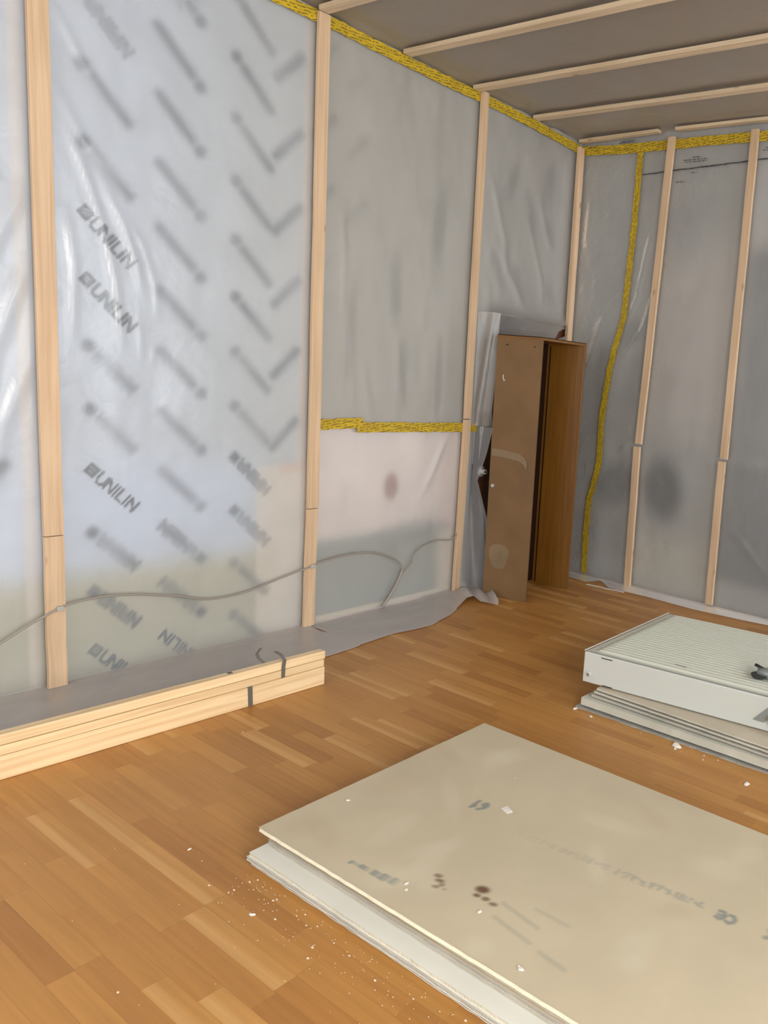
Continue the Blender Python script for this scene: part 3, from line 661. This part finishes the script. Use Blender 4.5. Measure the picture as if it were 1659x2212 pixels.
for (y, x0, skew, lab) in ((-2.43, .06, 0, 'ceiling batten nearest the camera, cut by the top picture edge'), (-1.835, .04, -.01, 'second ceiling batten from the camera, meeting the top edge'),
                     (-1.235, .03, -.005, 'third ceiling batten from the camera, between its two neighbours'), (-.620, .03, .02, 'ceiling batten nearest to the back wall edge strips')):
    b = MB(); b.beam((x0, y, H-.012), (5.5, y+skew, H-.012), YS, (0, 0, -1), .062, .024, 0, .002, 24)
    tag(b.build('ceiling_batten', M_spruceD, bevel=.002), lab, 'wood batten', G3)
b = MB(); b.beam((.02, -.055, H-.016), (.72, -.052, H-.004), YS, (0, 0, -1), .05, .022, 0, .003, 12)
tag(b.build('ceiling_batten', M_spruceD, bevel=.002), 'short edge batten along the back wall, touching the room corner', 'wood batten', G3)
b = MB(); b.beam((.86, -.052, H-.004), (3.4, -.05, H-.012), YS, (0, 0, -1), .05, .022, 0, .003, 20)
tag(b.build('ceiling_batten', M_spruceD, bevel=.002), 'edge batten along the back wall above the two vertical battens', 'wood batten', G3)

# ------------------------------------------------------------------ sealing tape
def tape(pts, w, normal, label, off=.024, seed=1, jag=.003):
    b = MB(); strip_quads(b, pts, w, off, normal, jag, seed)
    o = b.build('sealing_tape', M_tape); tag(o, label, 'tape', 'yellow printed sealing tapes'); return o
tape([(0, -5, 3.40), (0, -2.632, 3.351), (0, -2.382, 3.355), (0, -1.971, 3.348), (0, -1.55, 3.346), (0, -1.129, 3.350), (0, -.617, 3.342), (0, -.04, 3.320)], .062, (1, 0, 0), 'long yellow printed tape along the top of the left wall', .018)
tape([(.02, 0, 3.318), (.12, 0, 3.315), (.273, 0, 3.305), (.543, 0, 3.300), (.759, 0, 3.302), (.986, 0, 3.300), (1.345, 0, 3.297), (1.545, 0, 3.294), (3, 0, 3.30)], .066, (0, -1, 0), 'yellow printed tape along the top of the back wall', .020, 2)
tape([(x, 0, z) for x, z in zip(TVx, TVz)], .052, (0, -1, 0), 'wavy yellow printed tape running down the back wall', .022, 3)
tape([(0, -2.39, 1.205), (0, -2.055, 1.217)], .062, (1, 0, 0), 'short yellow tape piece right beside the second batten, halfway up', .020, 4)
tape([(0, -2.10, 1.190), (0, -1.164, 1.184), (0, -1.04, 1.186)], .062, (1, 0, 0), 'horizontal yellow tape ending at the third batten, halfway up', .0225, 5)

# ------------------------------------------------------------------ cable
def smooth_pts(P, n=8):
    P = [Vector(p) for p in P]; out = []
    for i in range(len(P)-1):
        p0, p1, p2, p3 = P[max(i-1, 0)], P[i], P[i+1], P[min(i+2, len(P)-1)]
        for k in range(n):
            t = k/n
            out.append(.5*((2*p1)+(-p0+p2)*t+(2*p0-5*p1+4*p2-p3)*t*t+(-p0+3*p1-3*p2+p3)*t**3))
    out.append(P[-1]); return out
cab = empty('wall_cable', (.04, -2.35, .39)); tag(cab, 'thin grey cable sagging across the left wall between the battens', 'cable')
pts = [(.04, -4.25, .12), (.04, -3.96, .277), (.046, -3.834, .345), (.052, -3.722, .392), (.045, -3.585, .404), (.036, -3.419, .387), (.034, -3.2, .338), (.034, -3.045, .293), (.034, -2.835, .291), (.036, -2.608, .338),
       (.046, -2.45, .372), (.052, -2.361, .392), (.044, -2.161, .410), (.036, -1.95, .395), (.034, -1.80, .342), (.034, -1.72, .29), (.036, -1.70, .24)]
b = MB(); b.tube(smooth_pts(pts), .0055, 8); b.build('sheath', M_cable, cab, smooth=True)
for (y, z) in ((-3.745, .385), (-2.415, .380)):
    b = MB(); b.box(.046, .064, y-.014, y+.014, z-.012, z+.010, 'y'); b.build('clip', M_plast, cab, bevel=.004)
c2 = MB(); c2.tube(smooth_pts([(.036, -1.70, .245), (.034, -1.74, .16), (.034, -1.80, .08), (.03, -1.852, .02)]), .0095, 8)
tag(c2.build('cable_conduit', M_cable, smooth=True), 'thicker grey conduit slanting from the cable loop down to the floor', 'conduit')
c3 = MB(); c3.tube(smooth_pts([(.036, -1.695, .225), (.033, -1.62, .275), (.033, -1.60, .33), (.033, -1.52, .378), (.033, -1.38, .405), (.033, -1.28, .392), (.034, -1.235, .398), (.036, -1.20, .44), (.036, -1.165, .50), (.036, -1.15, .56)]), .0042, 8)
tag(c3.build('wall_cable', M_cable, smooth=True), 'thinner grey cable rising from the loop towards the third batten', 'cable')

# ------------------------------------------------------------------ door in the left wall behind the cabinet
d = empty('door_1', (0, -.6, 0)); tag(d, kind='structure')
b = MB(); b.box(-.021, .002, -1.03, -.02, .0, 1.99, 'y'); leaf = b.build('door_leaf', M_door, d)
b = MB(); b.tube([(.002, -.955, .862), (.008, -.955, .862)], .040, 24); b.build('lock_plate', M_plast, leaf)
h = MB(); h.tube([(.008, -.955, .862), (.05, -.955, .862)], lambda t: .022-.004*t, 18); h.build('door_knob', M_frame, leaf)
h = MB(); h.box(.0505, .0525, -.967, -.943, .858, .866, 'y'); h.build('key_slot', M_slot, leaf)

# ------------------------------------------------------------------ cabinet: raw side towards us, open front, no doors
u = Vector((.957, .289, 0)); pn = Vector((-.289, .957, 0))
n0 = Vector((.531, -1.0, 0)); HC = 1.82; TK = .019; LN = .332
fv = Vector((.519, -.483, 0)); LFr = .30
cabt = empty('tall_cabinet', (.37, -.78, 0)); tag(cabt, 'tall narrow brown cabinet without doors, standing before the corner doorway', 'cabinet')
def panel(a, e, thick, z0, z1, name, m, parent=cabt, bev=.0015, label=None):
    a, e = Vector(a), Vector(e); s_ = thick
    b = MB(); q = [a, e, e+s_, a+s_]
    lo = [(p.x, p.y, z0) for p in q]; hi = [(p.x, p.y, z1) for p in q]
    # long axis along z for the grain
    b.hexa([lo[0], hi[0], hi[3], lo[3]], [lo[1], hi[1], hi[2], lo[2]])
    o = b.build(name, m, parent, bevel=bev)
    if label: o['label'] = label
    return o
nb = n0-u*LN; fb = fv-u*LFr
panel(nb, n0, pn*TK, 0, HC, 'side_panel', M_hard, label='raw brown hardboard side')
panel(fb, fv, pn*TK, 0, HC, 'side_panel', M_veneer, label='orange veneered inner side')
# front edge band of the near side (slightly chipped, veneer colour) and inner veneer
panel(nb+pn*(TK+.0005), n0+pn*(TK+.0005), pn*.002, 0, HC-.001, 'inner_veneer', M_veneer, bev=0)
b = MB()
A_, B_, C_, D_ = nb, n0, fv+pn*TK, fb+pn*TK
b.hexa([(p.x, p.y, HC-.001) for p in (A_, B_, C_, D_)], [(p.x, p.y, HC+.016) for p in (A_, B_, C_, D_)])
b.build('top_panel', M_veneer, cabt, bevel=.0015)
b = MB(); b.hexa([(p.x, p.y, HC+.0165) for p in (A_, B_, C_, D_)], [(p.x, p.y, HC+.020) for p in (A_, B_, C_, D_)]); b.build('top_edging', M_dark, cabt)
nb2 = nb+pn*TK+u*.012; fb2 = fb+u*.012
panel(nb2-pn*.002, fb2, -u*.010, .03, HC-.002, 'back_panel', M_dark)  # cabinet interior's shade is put into the back's near-black colour
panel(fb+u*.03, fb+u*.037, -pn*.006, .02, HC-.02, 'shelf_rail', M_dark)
# things on the raw side
def onside(s_, z, out=.0): p = n0+u*s_-pn*out; return Vector((p.x, p.y, z))
b = MB()
pp = [(-.322, 1.062), (-.25, 1.060), (-.18, 1.050), (-.13, 1.045), (-.10, 1.035), (-.075, 1.015), (-.055, .985)]
for (s0, za), (s1, zb) in zip(pp[:-1], pp[1:]):
    b.quad([onside(s0, za, .003), onside(s1, zb, .004), onside(s1, zb-.052, .006), onside(s0, za-.052, .005)])
    b.quad([onside(s0, za, .0), onside(s1, zb, .0), onside(s1, zb, .004), onside(s0, za, .003)])
b.build('masking_strip', simple('brown_paper_tape', (.205, .14, .075, 1), .5), cabt)['label'] = 'strip of dull paper tape with a loose curled end'
for (s_, z) in ((-.3, .80),):
    b = MB(); b.tube([onside(s_, z, 0), onside(s_, z, .012)], .012, 14); b.build('plastic_peg', M_plast, cabt)
for (s_, z) in ((-.26, 1.775), (-.25, 1.772), (-.055, 1.772)):
    b = MB(); b.tube([onside(s_, z, 0), onside(s_, z, .002)], .005, 10); b.build('screw_head', M_slot, cabt)
b = MB(); b.tube([onside(-.272, 1.57, .003), onside(-.270, 1.545, .004), onside(-.262, 1.53, .004), onside(-.255, 1.54, .003)], .003, 6); b.build('glue_smear', M_white, cabt)
b = MB()
for k in range(14):
    a0, a1 = 2*math.pi*k/14, 2*math.pi*(k+1)/14
    R_ = lambda a: (.075*(1+.15*math.sin(3*a)), .105*(1+.15*math.cos(2*a)))
    b.quad([onside(-.225, .30, .0012), onside(-.225+R_(a0)[0]*math.cos(a0), .30+R_(a0)[1]*math.sin(a0), .0012), onside(-.225+R_(a1)[0]*math.cos(a1), .30+R_(a1)[1]*math.sin(a1), .0012)])
b.build('grey_stain', simple('grey_stain', (.175, .12, .065, 1), .8, var=.3), cabt)

# ------------------------------------------------------------------ lumber pile with straps
def lum(y, off=0): t = (y+2.89)/(-4.24+2.89); return .803-.048*t+off
G = 'fresh timber beams lying along the left wall'
def beamY(x_off, y0, y1, z0, z1, dpt, lab, bow=0):
    b = MB(); n = 16; off = random.random()*6; prev = None
    for i in range(n+1):
        y = y0+(y1-y0)*i/n; x = lum(y, x_off)+bow*math.sin(math.pi*i/n)+random.uniform(-.0008, .0008)
        ring = [(x, y, z0), (x, y, z1), (x-dpt, y, z1), (x-dpt, y, z0)]
        if prev:
            ub, ua = abs(y-y0), abs(py-y0)
            for k in range(4):
                k2 = (k+1) % 4; hh = (z1-z0) if k % 2 == 0 else dpt; o_ = off+k*.23
                b.quad([prev[k], prev[k2], ring[k2], ring[k]], [(ua, o_), (ua, o_+hh), (ub, o_+hh), (ub, o_)])
        else: b.quad(ring[::-1], [(0, off), (.01, off+.02), (.02, off+.02), (.01, off)])
        prev, py = ring, y
    b.quad(prev, [(0, off), (.01, off+.02), (.02, off+.02), (.01, off)])
    tag(b.build('timber_beam', M_lumber, bevel=.003), lab, 'timber', G)
beamY(0, -2.890, -6.0, .013, .104, .045, 'bottom beam of the timber pile, resting on the film edge and floor')
beamY(-.001, -2.893, -6.0, .106, .142, .045, 'middle course of the timber pile, thinner than the one below')
beamY(-.004, -2.886, -6.0, .144, .184, .042, 'topmost beam of the timber pile along the wall')
bot = [o for o in COL.objects if o.name.startswith('timber_beam')]
for o in bot: 
    for v in o.data.vertices: v.co.z -= .012
# straps
def strap(name, pts, w, lab):
    b = MB(); pts = [Vector(p) for p in pts]
    prev = None
    for p in pts:
        r_ = [p+Vector((0, -w/2, 0)), p+Vector((0, w/2, 0)), p+Vector((-.002, w/2, 0)), p+Vector((-.002, -w/2, 0))]
        if prev:
            for k in range(4): b.quad([prev[k], prev[(k+1) % 4], r_[(k+1) % 4], r_[k]])
        else: b.quad(r_[::-1])
        prev = r_
    b.quad(prev)
    tag(b.build(name, M_black), lab, 'strap', 'cut dark packing straps on the timber pile')
strap('packing_strap', [(lum(-3.28)+.003, -3.28, .004), (lum(-3.28)+.003, -3.283, .095), (lum(-3.28)-.002, -3.285, .097)], .022, 'short vertical dark strap on the lower half of the timber pile')
strap('packing_strap', [(lum(-3.12)+.003, -3.118, .095), (lum(-3.12)+.003, -3.116, .15), (lum(-3.12)+.004, -3.112, .180), (lum(-3.12)-.01, -3.122, .205), (lum(-3.12)-.03, -3.14, .222)], .018, 'dark strap over the upper beam with its hooked end standing up')
strap('packing_strap', [(lum(-3.2)-.045, -3.185, .172), (lum(-3.2)-.045, -3.215, .205), (lum(-3.2)-.045, -3.222, .225), (lum(-3.2)-.04, -3.205, .250)], .016, 'bent dark strap end sticking up behind the timber pile')
strap('packing_strap', [(lum(-3.36)-.02, -3.36, .1725), (lum(-3.36)-.035, -3.362, .1745)], .022, 'tiny dark strap stub on top of the timber pile')

# ------------------------------------------------------------------ plasterboard stack
def ragged_sheet(x0, x1, y0, y1, z0, z1, face, core, name, lab, group, seed, topgrid=False, rag=.003, rot=0.0, parent=None):
    """board with paper faces; the cut gypsum core shows on its edges"""
    rr = random.Random(seed); b = MB()
    ca, sa = math.cos(rot), math.sin(rot)
    T = lambda x, y, z: (x0+(x-x0)*ca-(y-y0)*sa, y0+(x-x0)*sa+(y-y0)*ca, z)
    nx, ny = int((x1-x0)/.03), int((y1-y0)/.03)
    loop = []
    for i in range(nx): loop.append((x0+(x1-x0)*i/nx, y0+rr.uniform(-rag, rag*.3)))
    for i in range(ny): loop.append((x1, y0+(y1-y0)*i/ny))
    for i in range(nx): loop.append((x1-(x1-x0)*i/nx, y1))
    for i in range(ny): loop.append((x0+rr.uniform(-rag*.3, rag), y1-(y1-y0)*i/ny))
    pt = .0006; n = len(loop)
    ins = lambda p, k: (p[0]+(k if p[0] < x0+.02 else 0), p[1]+(k if p[1] < y0+.02 else 0))
    A = [T(*ins(p, -.0), z0) for p in loop]; Bq = [T(*ins(p, .0015), z0+pt) for p in loop]; Cq = [T(*ins(p, .0015+rr.uniform(0, .002)), z1-pt) for p in loop]; Dq = [T(*ins(p, -.0), z1) for p in loop]
    for i in range(n):
        j = (i+1) % n
        b.quad([A[i], A[j], Bq[j], Bq[i]], None, 0); b.quad([Bq[i], Bq[j], Cq[j], Cq[i]], None, 1); b.quad([Cq[i], Cq[j], Dq[j], Dq[i]], None, 0)
    b.quad(Dq, None, 0); b.quad(A[::-1], None, 0)
    o = b.build(name, [face, core], parent)
    if lab: tag(o, lab, 'plasterboard', group)
    return o
GS = 'plasterboard sheets in the big stack'  # upper middle sheets: their shadowed strip is put into darker core colours
lay = [  # x0, y0, z0, z1, face, core, label
 (1.838, -3.950, .0005, .0125, M_ivory, M_gypd, 'lowest plasterboard of the big stack, shadow-toned edge on the parquet'),
 (1.826, -3.957, .0140, .0255, M_ivory, M_gyp, 'second plasterboard from the floor in the big stack'),
 (1.832, -3.954, .0268, .0380, M_ivory, M_gypl, 'third plasterboard from the floor, just under the protruding white one'),
 (1.848, -3.962, .0390, .0510, M_ivory, M_gypl, 'white faced plasterboard jutting out as a ledge halfway up the stack'),
 (1.874, -3.902, .0520, .0640, M_paperp, M_gyp, 'plasterboard lying directly on the protruding white one'),
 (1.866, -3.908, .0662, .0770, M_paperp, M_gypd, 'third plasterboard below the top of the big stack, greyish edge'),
 (1.846, -3.900, .0792, .0910, M_paperp, M_gyp, 'plasterboard directly below the topmost printed sheet')]
for i, (x0, y0, za, zb, fc, cr, lab) in enumerate(lay):
    ragged_sheet(x0, x0+2.5, y0, y0+1.07, za, zb, fc, cr, 'plasterboard_sheet', lab, GS, 50+i, rag=.0022)
topb = empty('plasterboard_sheet', (3.0, -3.4, .0925)); tag(topb, 'topmost plasterboard of the big stack with faint print and brown stains', 'plasterboard', GS)
TX0, TY0, TX1, TY1, TZ0, TZ1 = 1.825, -3.916, 4.325, -2.846, .0925, .106
ragged_sheet(TX0, TX1, TY0, TY1, TZ0, TZ1, M_paperp, M_edge, 'board', None, None, 77, rag=.0015, rot=.0075, parent=topb)
# printed paper face on top
xs_ = np.concatenate([np.arange(TX0+.002, 3.5, .0065), np.arange(3.5, TX1-.002, .05)]); ys_ = np.arange(TY0+.002, TY1-.001, .0065)
Xq, Yq = np.meshgrid(xs_, ys_, indexing='ij')
c = np.ones(Xq.shape+(3,))*np.array((.53, .455, .325))
for k in range(26):
    blot(c, Xq, Yq, random.uniform(1.9, 3.6), random.uniform(-3.9, -2.9), random.uniform(.04, .16), random.uniform(.03, .08), (.61, .55, .42) if k % 3 else (.48, .385, .265), .35, random.uniform(0, 3))
ink = np.zeros(Xq.shape)
ink_text(ink, Xq, Yq, 'CE', (3.215, -3.318), math.pi, .038, .007, .003, .7)
ink_text(ink, Xq, Yq, '6', (3.335, -3.295), math.pi, .05, .010, .002, .6)
ink_text(ink, Xq, Yq, '61', (2.285, -3.325), math.pi+.15, .05, .008, .003, .7)
x = 2.46
while x < 3.10:   # long faded line of print, no longer readable
    w = random.uniform(.014, .026); s_ = .10+.30*(x-2.46)/.64+random.uniform(-.05, .05); y = -3.41+.062*(x-2.46)/.64
    for q in range(3):
        a_ = (x+random.uniform(0, w), y+random.uniform(0, .03)); e_ = random.choice(((a_[0], y+.03-(a_[1]-y)), (a_[0]+w*.5, a_[1]), (a_[0]+w*.4, y+.028)))
        ink = np.maximum(ink, s_*(1-sstep(segdist(Xq, Yq, a_, e_), .001, .009)))
    x += w+random.uniform(.004, .012)
x = 2.185
while x < 2.37:
    w = random.uniform(.005, .012); hh = .008+.022*(x-2.185)/.185; y = -3.849+.02*(x-2.185)/.185
    m_ = (abs(Xq-x) < w/2+.003) & (abs(Yq-y) < hh/2+.003); ink[m_] = np.maximum(ink[m_], random.uniform(.25, .6)); x += w+random.uniform(.003, .007)
for a_, e_, s_ in (((2.66, -3.70), (2.80, -3.72), .25), ((2.75, -3.66), (2.86, -3.66), .2), ((2.68, -3.76), (2.82, -3.78), .25), ((2.86, -3.79), (2.95, -3.80), .25)):
    w_ = s_*(1-sstep(segdist(Xq, Yq, a_, e_), .002, .012)); ink = np.maximum(ink, w_)
ink = np.clip(ink, 0, 1)[..., None]; c = c*(1-ink)+np.array((.12, .17, .19))*ink
for (x, y, ra, rb, am) in ((2.432, -3.728, .016, .011, .7), (2.452, -3.742, .018, .010, .75), (2.470, -3.752, .012, .009, .6), (2.462, -3.770, .014, .008, .65), (2.490, -3.762, .008, .006, .4),
                           (2.575, -3.692, .026, .019, .95), (2.580, -3.722, .014, .010, .85), (2.610, -3.718, .015, .011, .8), (2.642, -3.722, .016, .010, .75)):
    blot(c, Xq, Yq, x, y, ra, rb, (.13, .065, .04), am, .3)
ca, sa = math.cos(.0075), math.sin(.0075)
PX = TX0+(Xq-TX0)*ca-(Yq-TY0)*sa; PY = TY0+(Xq-TX0)*sa+(Yq-TY0)*ca
grid_obj('printed_face', np.stack([PX, PY, np.full(Xq.shape, TZ1+.0006)], -1), M_paper, topb, c)

# ------------------------------------------------------------------ second, lower pile of old boards with the radiator on top
GO = 'worn boards under the white radiator'
rot = math.radians(1.8)
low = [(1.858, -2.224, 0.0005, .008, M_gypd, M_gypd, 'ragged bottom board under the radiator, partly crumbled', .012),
       (1.880, -2.212, .018, .054, M_pale, M_pale, 'broad pale board, second from the floor under the radiator', .010),
       (1.915, -2.180, .060, .071, M_gyp, M_gyp, 'thin grey board in the middle of the pile under the radiator', -.002),
       (1.925, -2.172, .078, .088, M_gyp, M_pale, 'thin board second from the top of the pile under the radiator', -.008),
       (1.935, -2.165, .0945, .103, M_paperp, M_pale, 'top brown board of the pile, directly under the radiator', -.013)]
for i, (x0, y0, za, zb, fc, cr, lab, rot) in enumerate(low):
    ragged_sheet(x0, x0+1.9, y0, y0+.95, za, zb, fc, cr, 'old_board', lab, GO, 90+i, rag=.005 if i < 1 else .0018, rot=rot)
# little spacers that keep the thin boards apart
sp_i = 0
for (za, zb) in ((.008, .018), (.054, .060), (.071, .078), (.088, .0945), (.103, .1095)):
    for (x, y) in ((2.3, -1.95), (3.4, -1.9), (2.3, -1.45)):
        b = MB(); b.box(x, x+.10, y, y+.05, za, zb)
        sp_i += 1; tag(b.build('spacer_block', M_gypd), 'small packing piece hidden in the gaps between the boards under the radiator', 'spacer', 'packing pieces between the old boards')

ZB, ZT = .1095, .270
ux = Vector((math.cos(math.radians(6.8)), math.sin(math.radians(6.8)), 0)); uy = Vector((math.cos(math.radians(92.2)), math.sin(math.radians(92.2)), 0))
ra = Vector((1.839, -2.152, 0)); RL, RD = 1.45, .915
rad = empty('panel_radiator', (2.5, -1.6, ZB)); tag(rad, 'white panel radiator lying flat on the pile of worn boards', 'radiator')
def RP(a, d_, z): p = ra+ux*a+uy*d_; return (p.x, p.y, z)
b = MB(); b.hexa([RP(0, 0, ZB), RP(RL, 0, ZB), RP(RL, RD, ZB), RP(0, RD, ZB)], [RP(0, 0, ZT-.006), RP(RL, 0, ZT-.006), RP(RL, RD, ZT-.006), RP(0, RD, ZT-.006)])
b.build('casing', M_rad, rad, bevel=.004)
# profiled face: rounded ridges running lengthwise
nr = 25; mar = .045; pts = []
dd = np.linspace(.012, RD-.012, nr*12+1)
prof = []
for q in dd:
    ph = (q-.03)/((RD-.06)/nr)
    inside = .03 <= q <= RD-.03
    s_ = (.5-.5*math.cos(2*math.pi*ph)) if inside else .0
    prof.append(s_**1.9 if s_ > 0 else 0)
aa = np.concatenate([[.010, .03, .05, .062], np.linspace(.09, RL-.09, 60), [RL-.062, RL-.05, RL-.03, RL-.010]])
P = np.zeros((len(aa), len(dd), 3))
for i, a in enumerate(aa):
    k = 0 if i < 3 or i > len(aa)-4 else 1
    for j, q in enumerate(dd):
        P[i, j] = RP(a, q, ZT-.005+.012*prof[j]*k+.002)
grid_obj('ribbed_face', P, M_radg, rad, smooth=True)
b = MB(); b.beam(RP(.0, .0, ZT-.003), RP(.0, RD, ZT-.003), ux, (0, 0, 1), .005, .006, 0); b.build('edge_lip', M_rad, rad, bevel=.002)
b = MB(); p0 = Vector(RP(.035, -.0005, ZB+.045)); p1 = p0-uy*.010
b.tube([p0, p1], .015, 20); plug = b.build('plug', M_rad, rad, bevel=.002)
b = MB(); b.tube([p1, p1-uy*.002], .008, 6); b.build('plug_socket', M_metal, plug)
for (a0, a1, z) in ((.095, .155, ZT-.018), (.11, .165, ZB+.004)):
    b = MB(); b.beam(Vector(RP(a0, -.0006, z)), Vector(RP(a1, -.0006, z)), (0, 0, 1), -uy, .0045, .0006); b.build('slot', M_slot, rad)
b = MB(); b.beam(Vector(RP(.44, .085, ZT+.0085)), Vector(RP(.50, .083, ZT+.0085)), uy, (0, 0, 1), .008, .001); b.build('label_mark', simple('faded_mark', (.2, .2, .17, 1), .6), rad)

# things at the right picture edge, on and against the radiator
t = empty('angle_grinder', (2.72, -1.93, ZT+.01)); tag(t, 'dark metal tool lying on the radiator, cut by the right picture edge', 'tool')
b = MB(); b.tube([(2.64, -1.885, ZT+0.039), (2.70, -1.875, ZT+0.041), (2.78, -1.86, ZT+0.043)], lambda q: .020+.010*math.sin(q*2.5), 14); b.build('gear_head', M_toolgrey, t, smooth=True)
b = MB(); b.tube([(2.78, -1.86, ZT+0.045), (2.98, -1.80, ZT+0.054), (3.05, -1.78, ZT+0.054)], .030, 14); b.build('motor_body', M_tooldark, t, smooth=True)
b = MB(); b.tube([(2.655, -1.90, ZT+0.035), (2.655, -1.90, ZT+0.022)], lambda q: .040-.006*q, 22); b.build('disc_guard', M_tooldark, t)
b = MB(); b.tube([(2.60, -1.815, ZT+0.045), (2.64, -1.84, ZT+0.046), (2.69, -1.86, ZT+0.046)], .008, 10); b.build('side_handle', M_tooldark, t, smooth=True)
t = empty('wooden_handled_scraper', (2.78, -2.13, ZB+.11)); tag(t, 'tool with orange wooden handle leaning against the front of the radiator', 'tool')
fr = lambda a, z, o_: Vector(RP(a, -o_, z))
b = MB(); b.tube([fr(.955, .178, .028), fr(.97, .192, .030), fr(1.0, .235, .034), fr(1.03, .285, .038), fr(1.10, .40, .045)], lambda q: .013-.002*math.sin(q*3), 14); b.build('handle', M_handle, t, smooth=True)
b = MB(); b.tube([fr(.957, .176, .028), fr(.975, .160, .028), fr(.985, .150, .028)], lambda q: .009+.004*q, 12); b.build('ferrule', M_tooldark, t, smooth=True)
b = MB(); b.tube([fr(.985, .150, .027), fr(1.01, .140, .028), fr(1.02, .095, .028)], .012, 12); b.build('steel_head', M_toolgrey, t, smooth=True)
t = empty('added_shadow_strip', (2.78, -2.13, ZB)); tag(t, 'grey strip added for the diagonal shadow behind the wooden tool handle', 'shadow strip')  # strip added in place of the diagonal shadow across the radiator front
b = MB(); b.beam(fr(.90, .150, .006), fr(1.10, .37, .012), Vector((0, 0, 1)).cross(uy).normalized(), -uy, .05, .003); b.build('strip', M_toolgrey, t)

# ------------------------------------------------------------------ scraps and crumbs
def chip(x, y, z, s, lab, seed, m=M_white, name='plaster_chip', cat='debris', grp='pale chips lying about', flat=.3):
    rr = random.Random(seed); b = MB(); n = 7
    a = [2*math.pi*(k+rr.uniform(-.3, .3))/n for k in range(n)]; r = [s*rr.uniform(.55, 1.1) for _ in range(n)]; ro = rr.uniform(0, 3)
    el = rr.uniform(.4, .8)
    Q = lambda k, f: (x+f*(r[k]*math.cos(a[k])*math.cos(ro)-el*r[k]*math.sin(a[k])*math.sin(ro)), y+f*(r[k]*math.cos(a[k])*math.sin(ro)+el*r[k]*math.sin(a[k])*math.cos(ro)))
    lo = [(*Q(k, 1), z) for k in range(n)]; hi = [(*Q(k, .7), z+s*flat*rr.uniform(.7, 1.3)) for k in range(n)]
    b.quad(lo[::-1]); b.quad(hi)
    for k in range(n): b.quad([lo[k], lo[(k+1) % n], hi[(k+1) % n], hi[k]])
    tag(b.build(name, m), lab, cat, grp)
ZF = TZ1+.0012
t_ = MB(); t_.hexa([(2.322, -3.318, ZF), (2.360, -3.330, ZF), (2.366, -3.308, ZF), (2.328, -3.290, ZF)], [(2.322, -3.318, ZF+.001), (2.360, -3.330, ZF+.001), (2.366, -3.308, ZF+.003), (2.328, -3.290, ZF+.001)])
tag(t_.build('paper_scrap', M_white), 'small white paper scrap on the topmost plasterboard', 'paper')
for i, (x, y, s, lab) in enumerate(((1.901, -3.628, .010, 'tiny white chip near the left edge of the top plasterboard'), (2.389, -3.811, .010, 'white chip beside the small print on the top plasterboard'),
        (2.633, -3.766, .009, 'white chip just below the larger brown stain'), (2.41, -3.83, .007, 'faint yellowish chip next to the front edge of the top board'), (2.22, -3.12, .006, 'tiny chip in the far half of the top plasterboard'), (2.86, -3.86, .014, 'broken edge crumb at the front of the top plasterboard'))):
    chip(x, y, ZF, s, lab, 200+i)
for i, (x, y, s, lab) in enumerate(((2.829, -2.359, .022, 'pale flake on the parquet between stack and radiator, far right'), (2.45, -2.28, .013, 'small chip on the parquet in front of the worn boards'),
        (2.057, -4.085, .012, 'single bright chip on the parquet left of the stack front'), (1.629, -4.03, .009, 'small pale chip on the parquet left of the stack corner'),
        (1.872, -2.245, .018, 'crumbled lump at the corner of the bottom worn board'), (2.44, -2.250, .030, 'flat broken flake hanging at the edge of the worn boards'), (1.0, -3.45, .006, 'tiny chip on the parquet near the timber pile'),
        (1.98, -2.265, .012, 'chip beside the corner lump of the worn boards'))):
    chip(x, y, .0005, s, lab, 300+i)
# uncountable crumbs along the front of the stack
b = MB(); rr = random.Random(5)
for k in range(330):
    x = rr.uniform(1.86, 3.1); d_ = abs(rr.gauss(0, .075)); y = -3.975-d_
    if rr.random() < .10: x, y = rr.uniform(1.3, 3.1), -4.0-rr.random()*.5
    s = rr.uniform(.001, .003) if rr.random() < .93 else rr.uniform(.004, .006)
    if k % 7 == 0: x, y = rr.uniform(1.87, 2.9), rr.uniform(-2.29, -2.24)
    p = [(x+s*math.cos(a+k), y+s*.7*math.sin(a+k), .0004) for a in (0, 1.57, 3.14, 4.71)]
    top_ = (x, y, .0004+s*.7)
    for i in range(4): b.quad([p[i], p[(i+1) % 4], top_])
    b.quad(p[::-1])
tag(b.build('gypsum_crumbs', simple('dusty_crumb', (.66, .52, .38, 1), .9)), 'scattered gypsum crumbs on the parquet along the board stacks', 'debris', kind='stuff')
# splinters / torn floor covering at the foot of the wavy tape
b = MB()
e = [(.535, -.245), (.60, -.235), (.66, -.228), (.72, -.232), (.78, -.215), (.86, -.21)]
for (p, q) in zip(e[:-1], e[1:]):
    b.hexa([(p[0], p[1]-.007, .001), (q[0], q[1]-.007, .001), (q[0], q[1]+.004, .001), (p[0], p[1]+.004, .001)], [(p[0], p[1]-.007, .004), (q[0], q[1]-.007, .004), (q[0], q[1]+.004, .006), (p[0], p[1]+.004, .006)])
tag(b.build('torn_paper_strip', M_white), 'thin torn white strip on the floor at the foot of the wavy tape', 'paper')
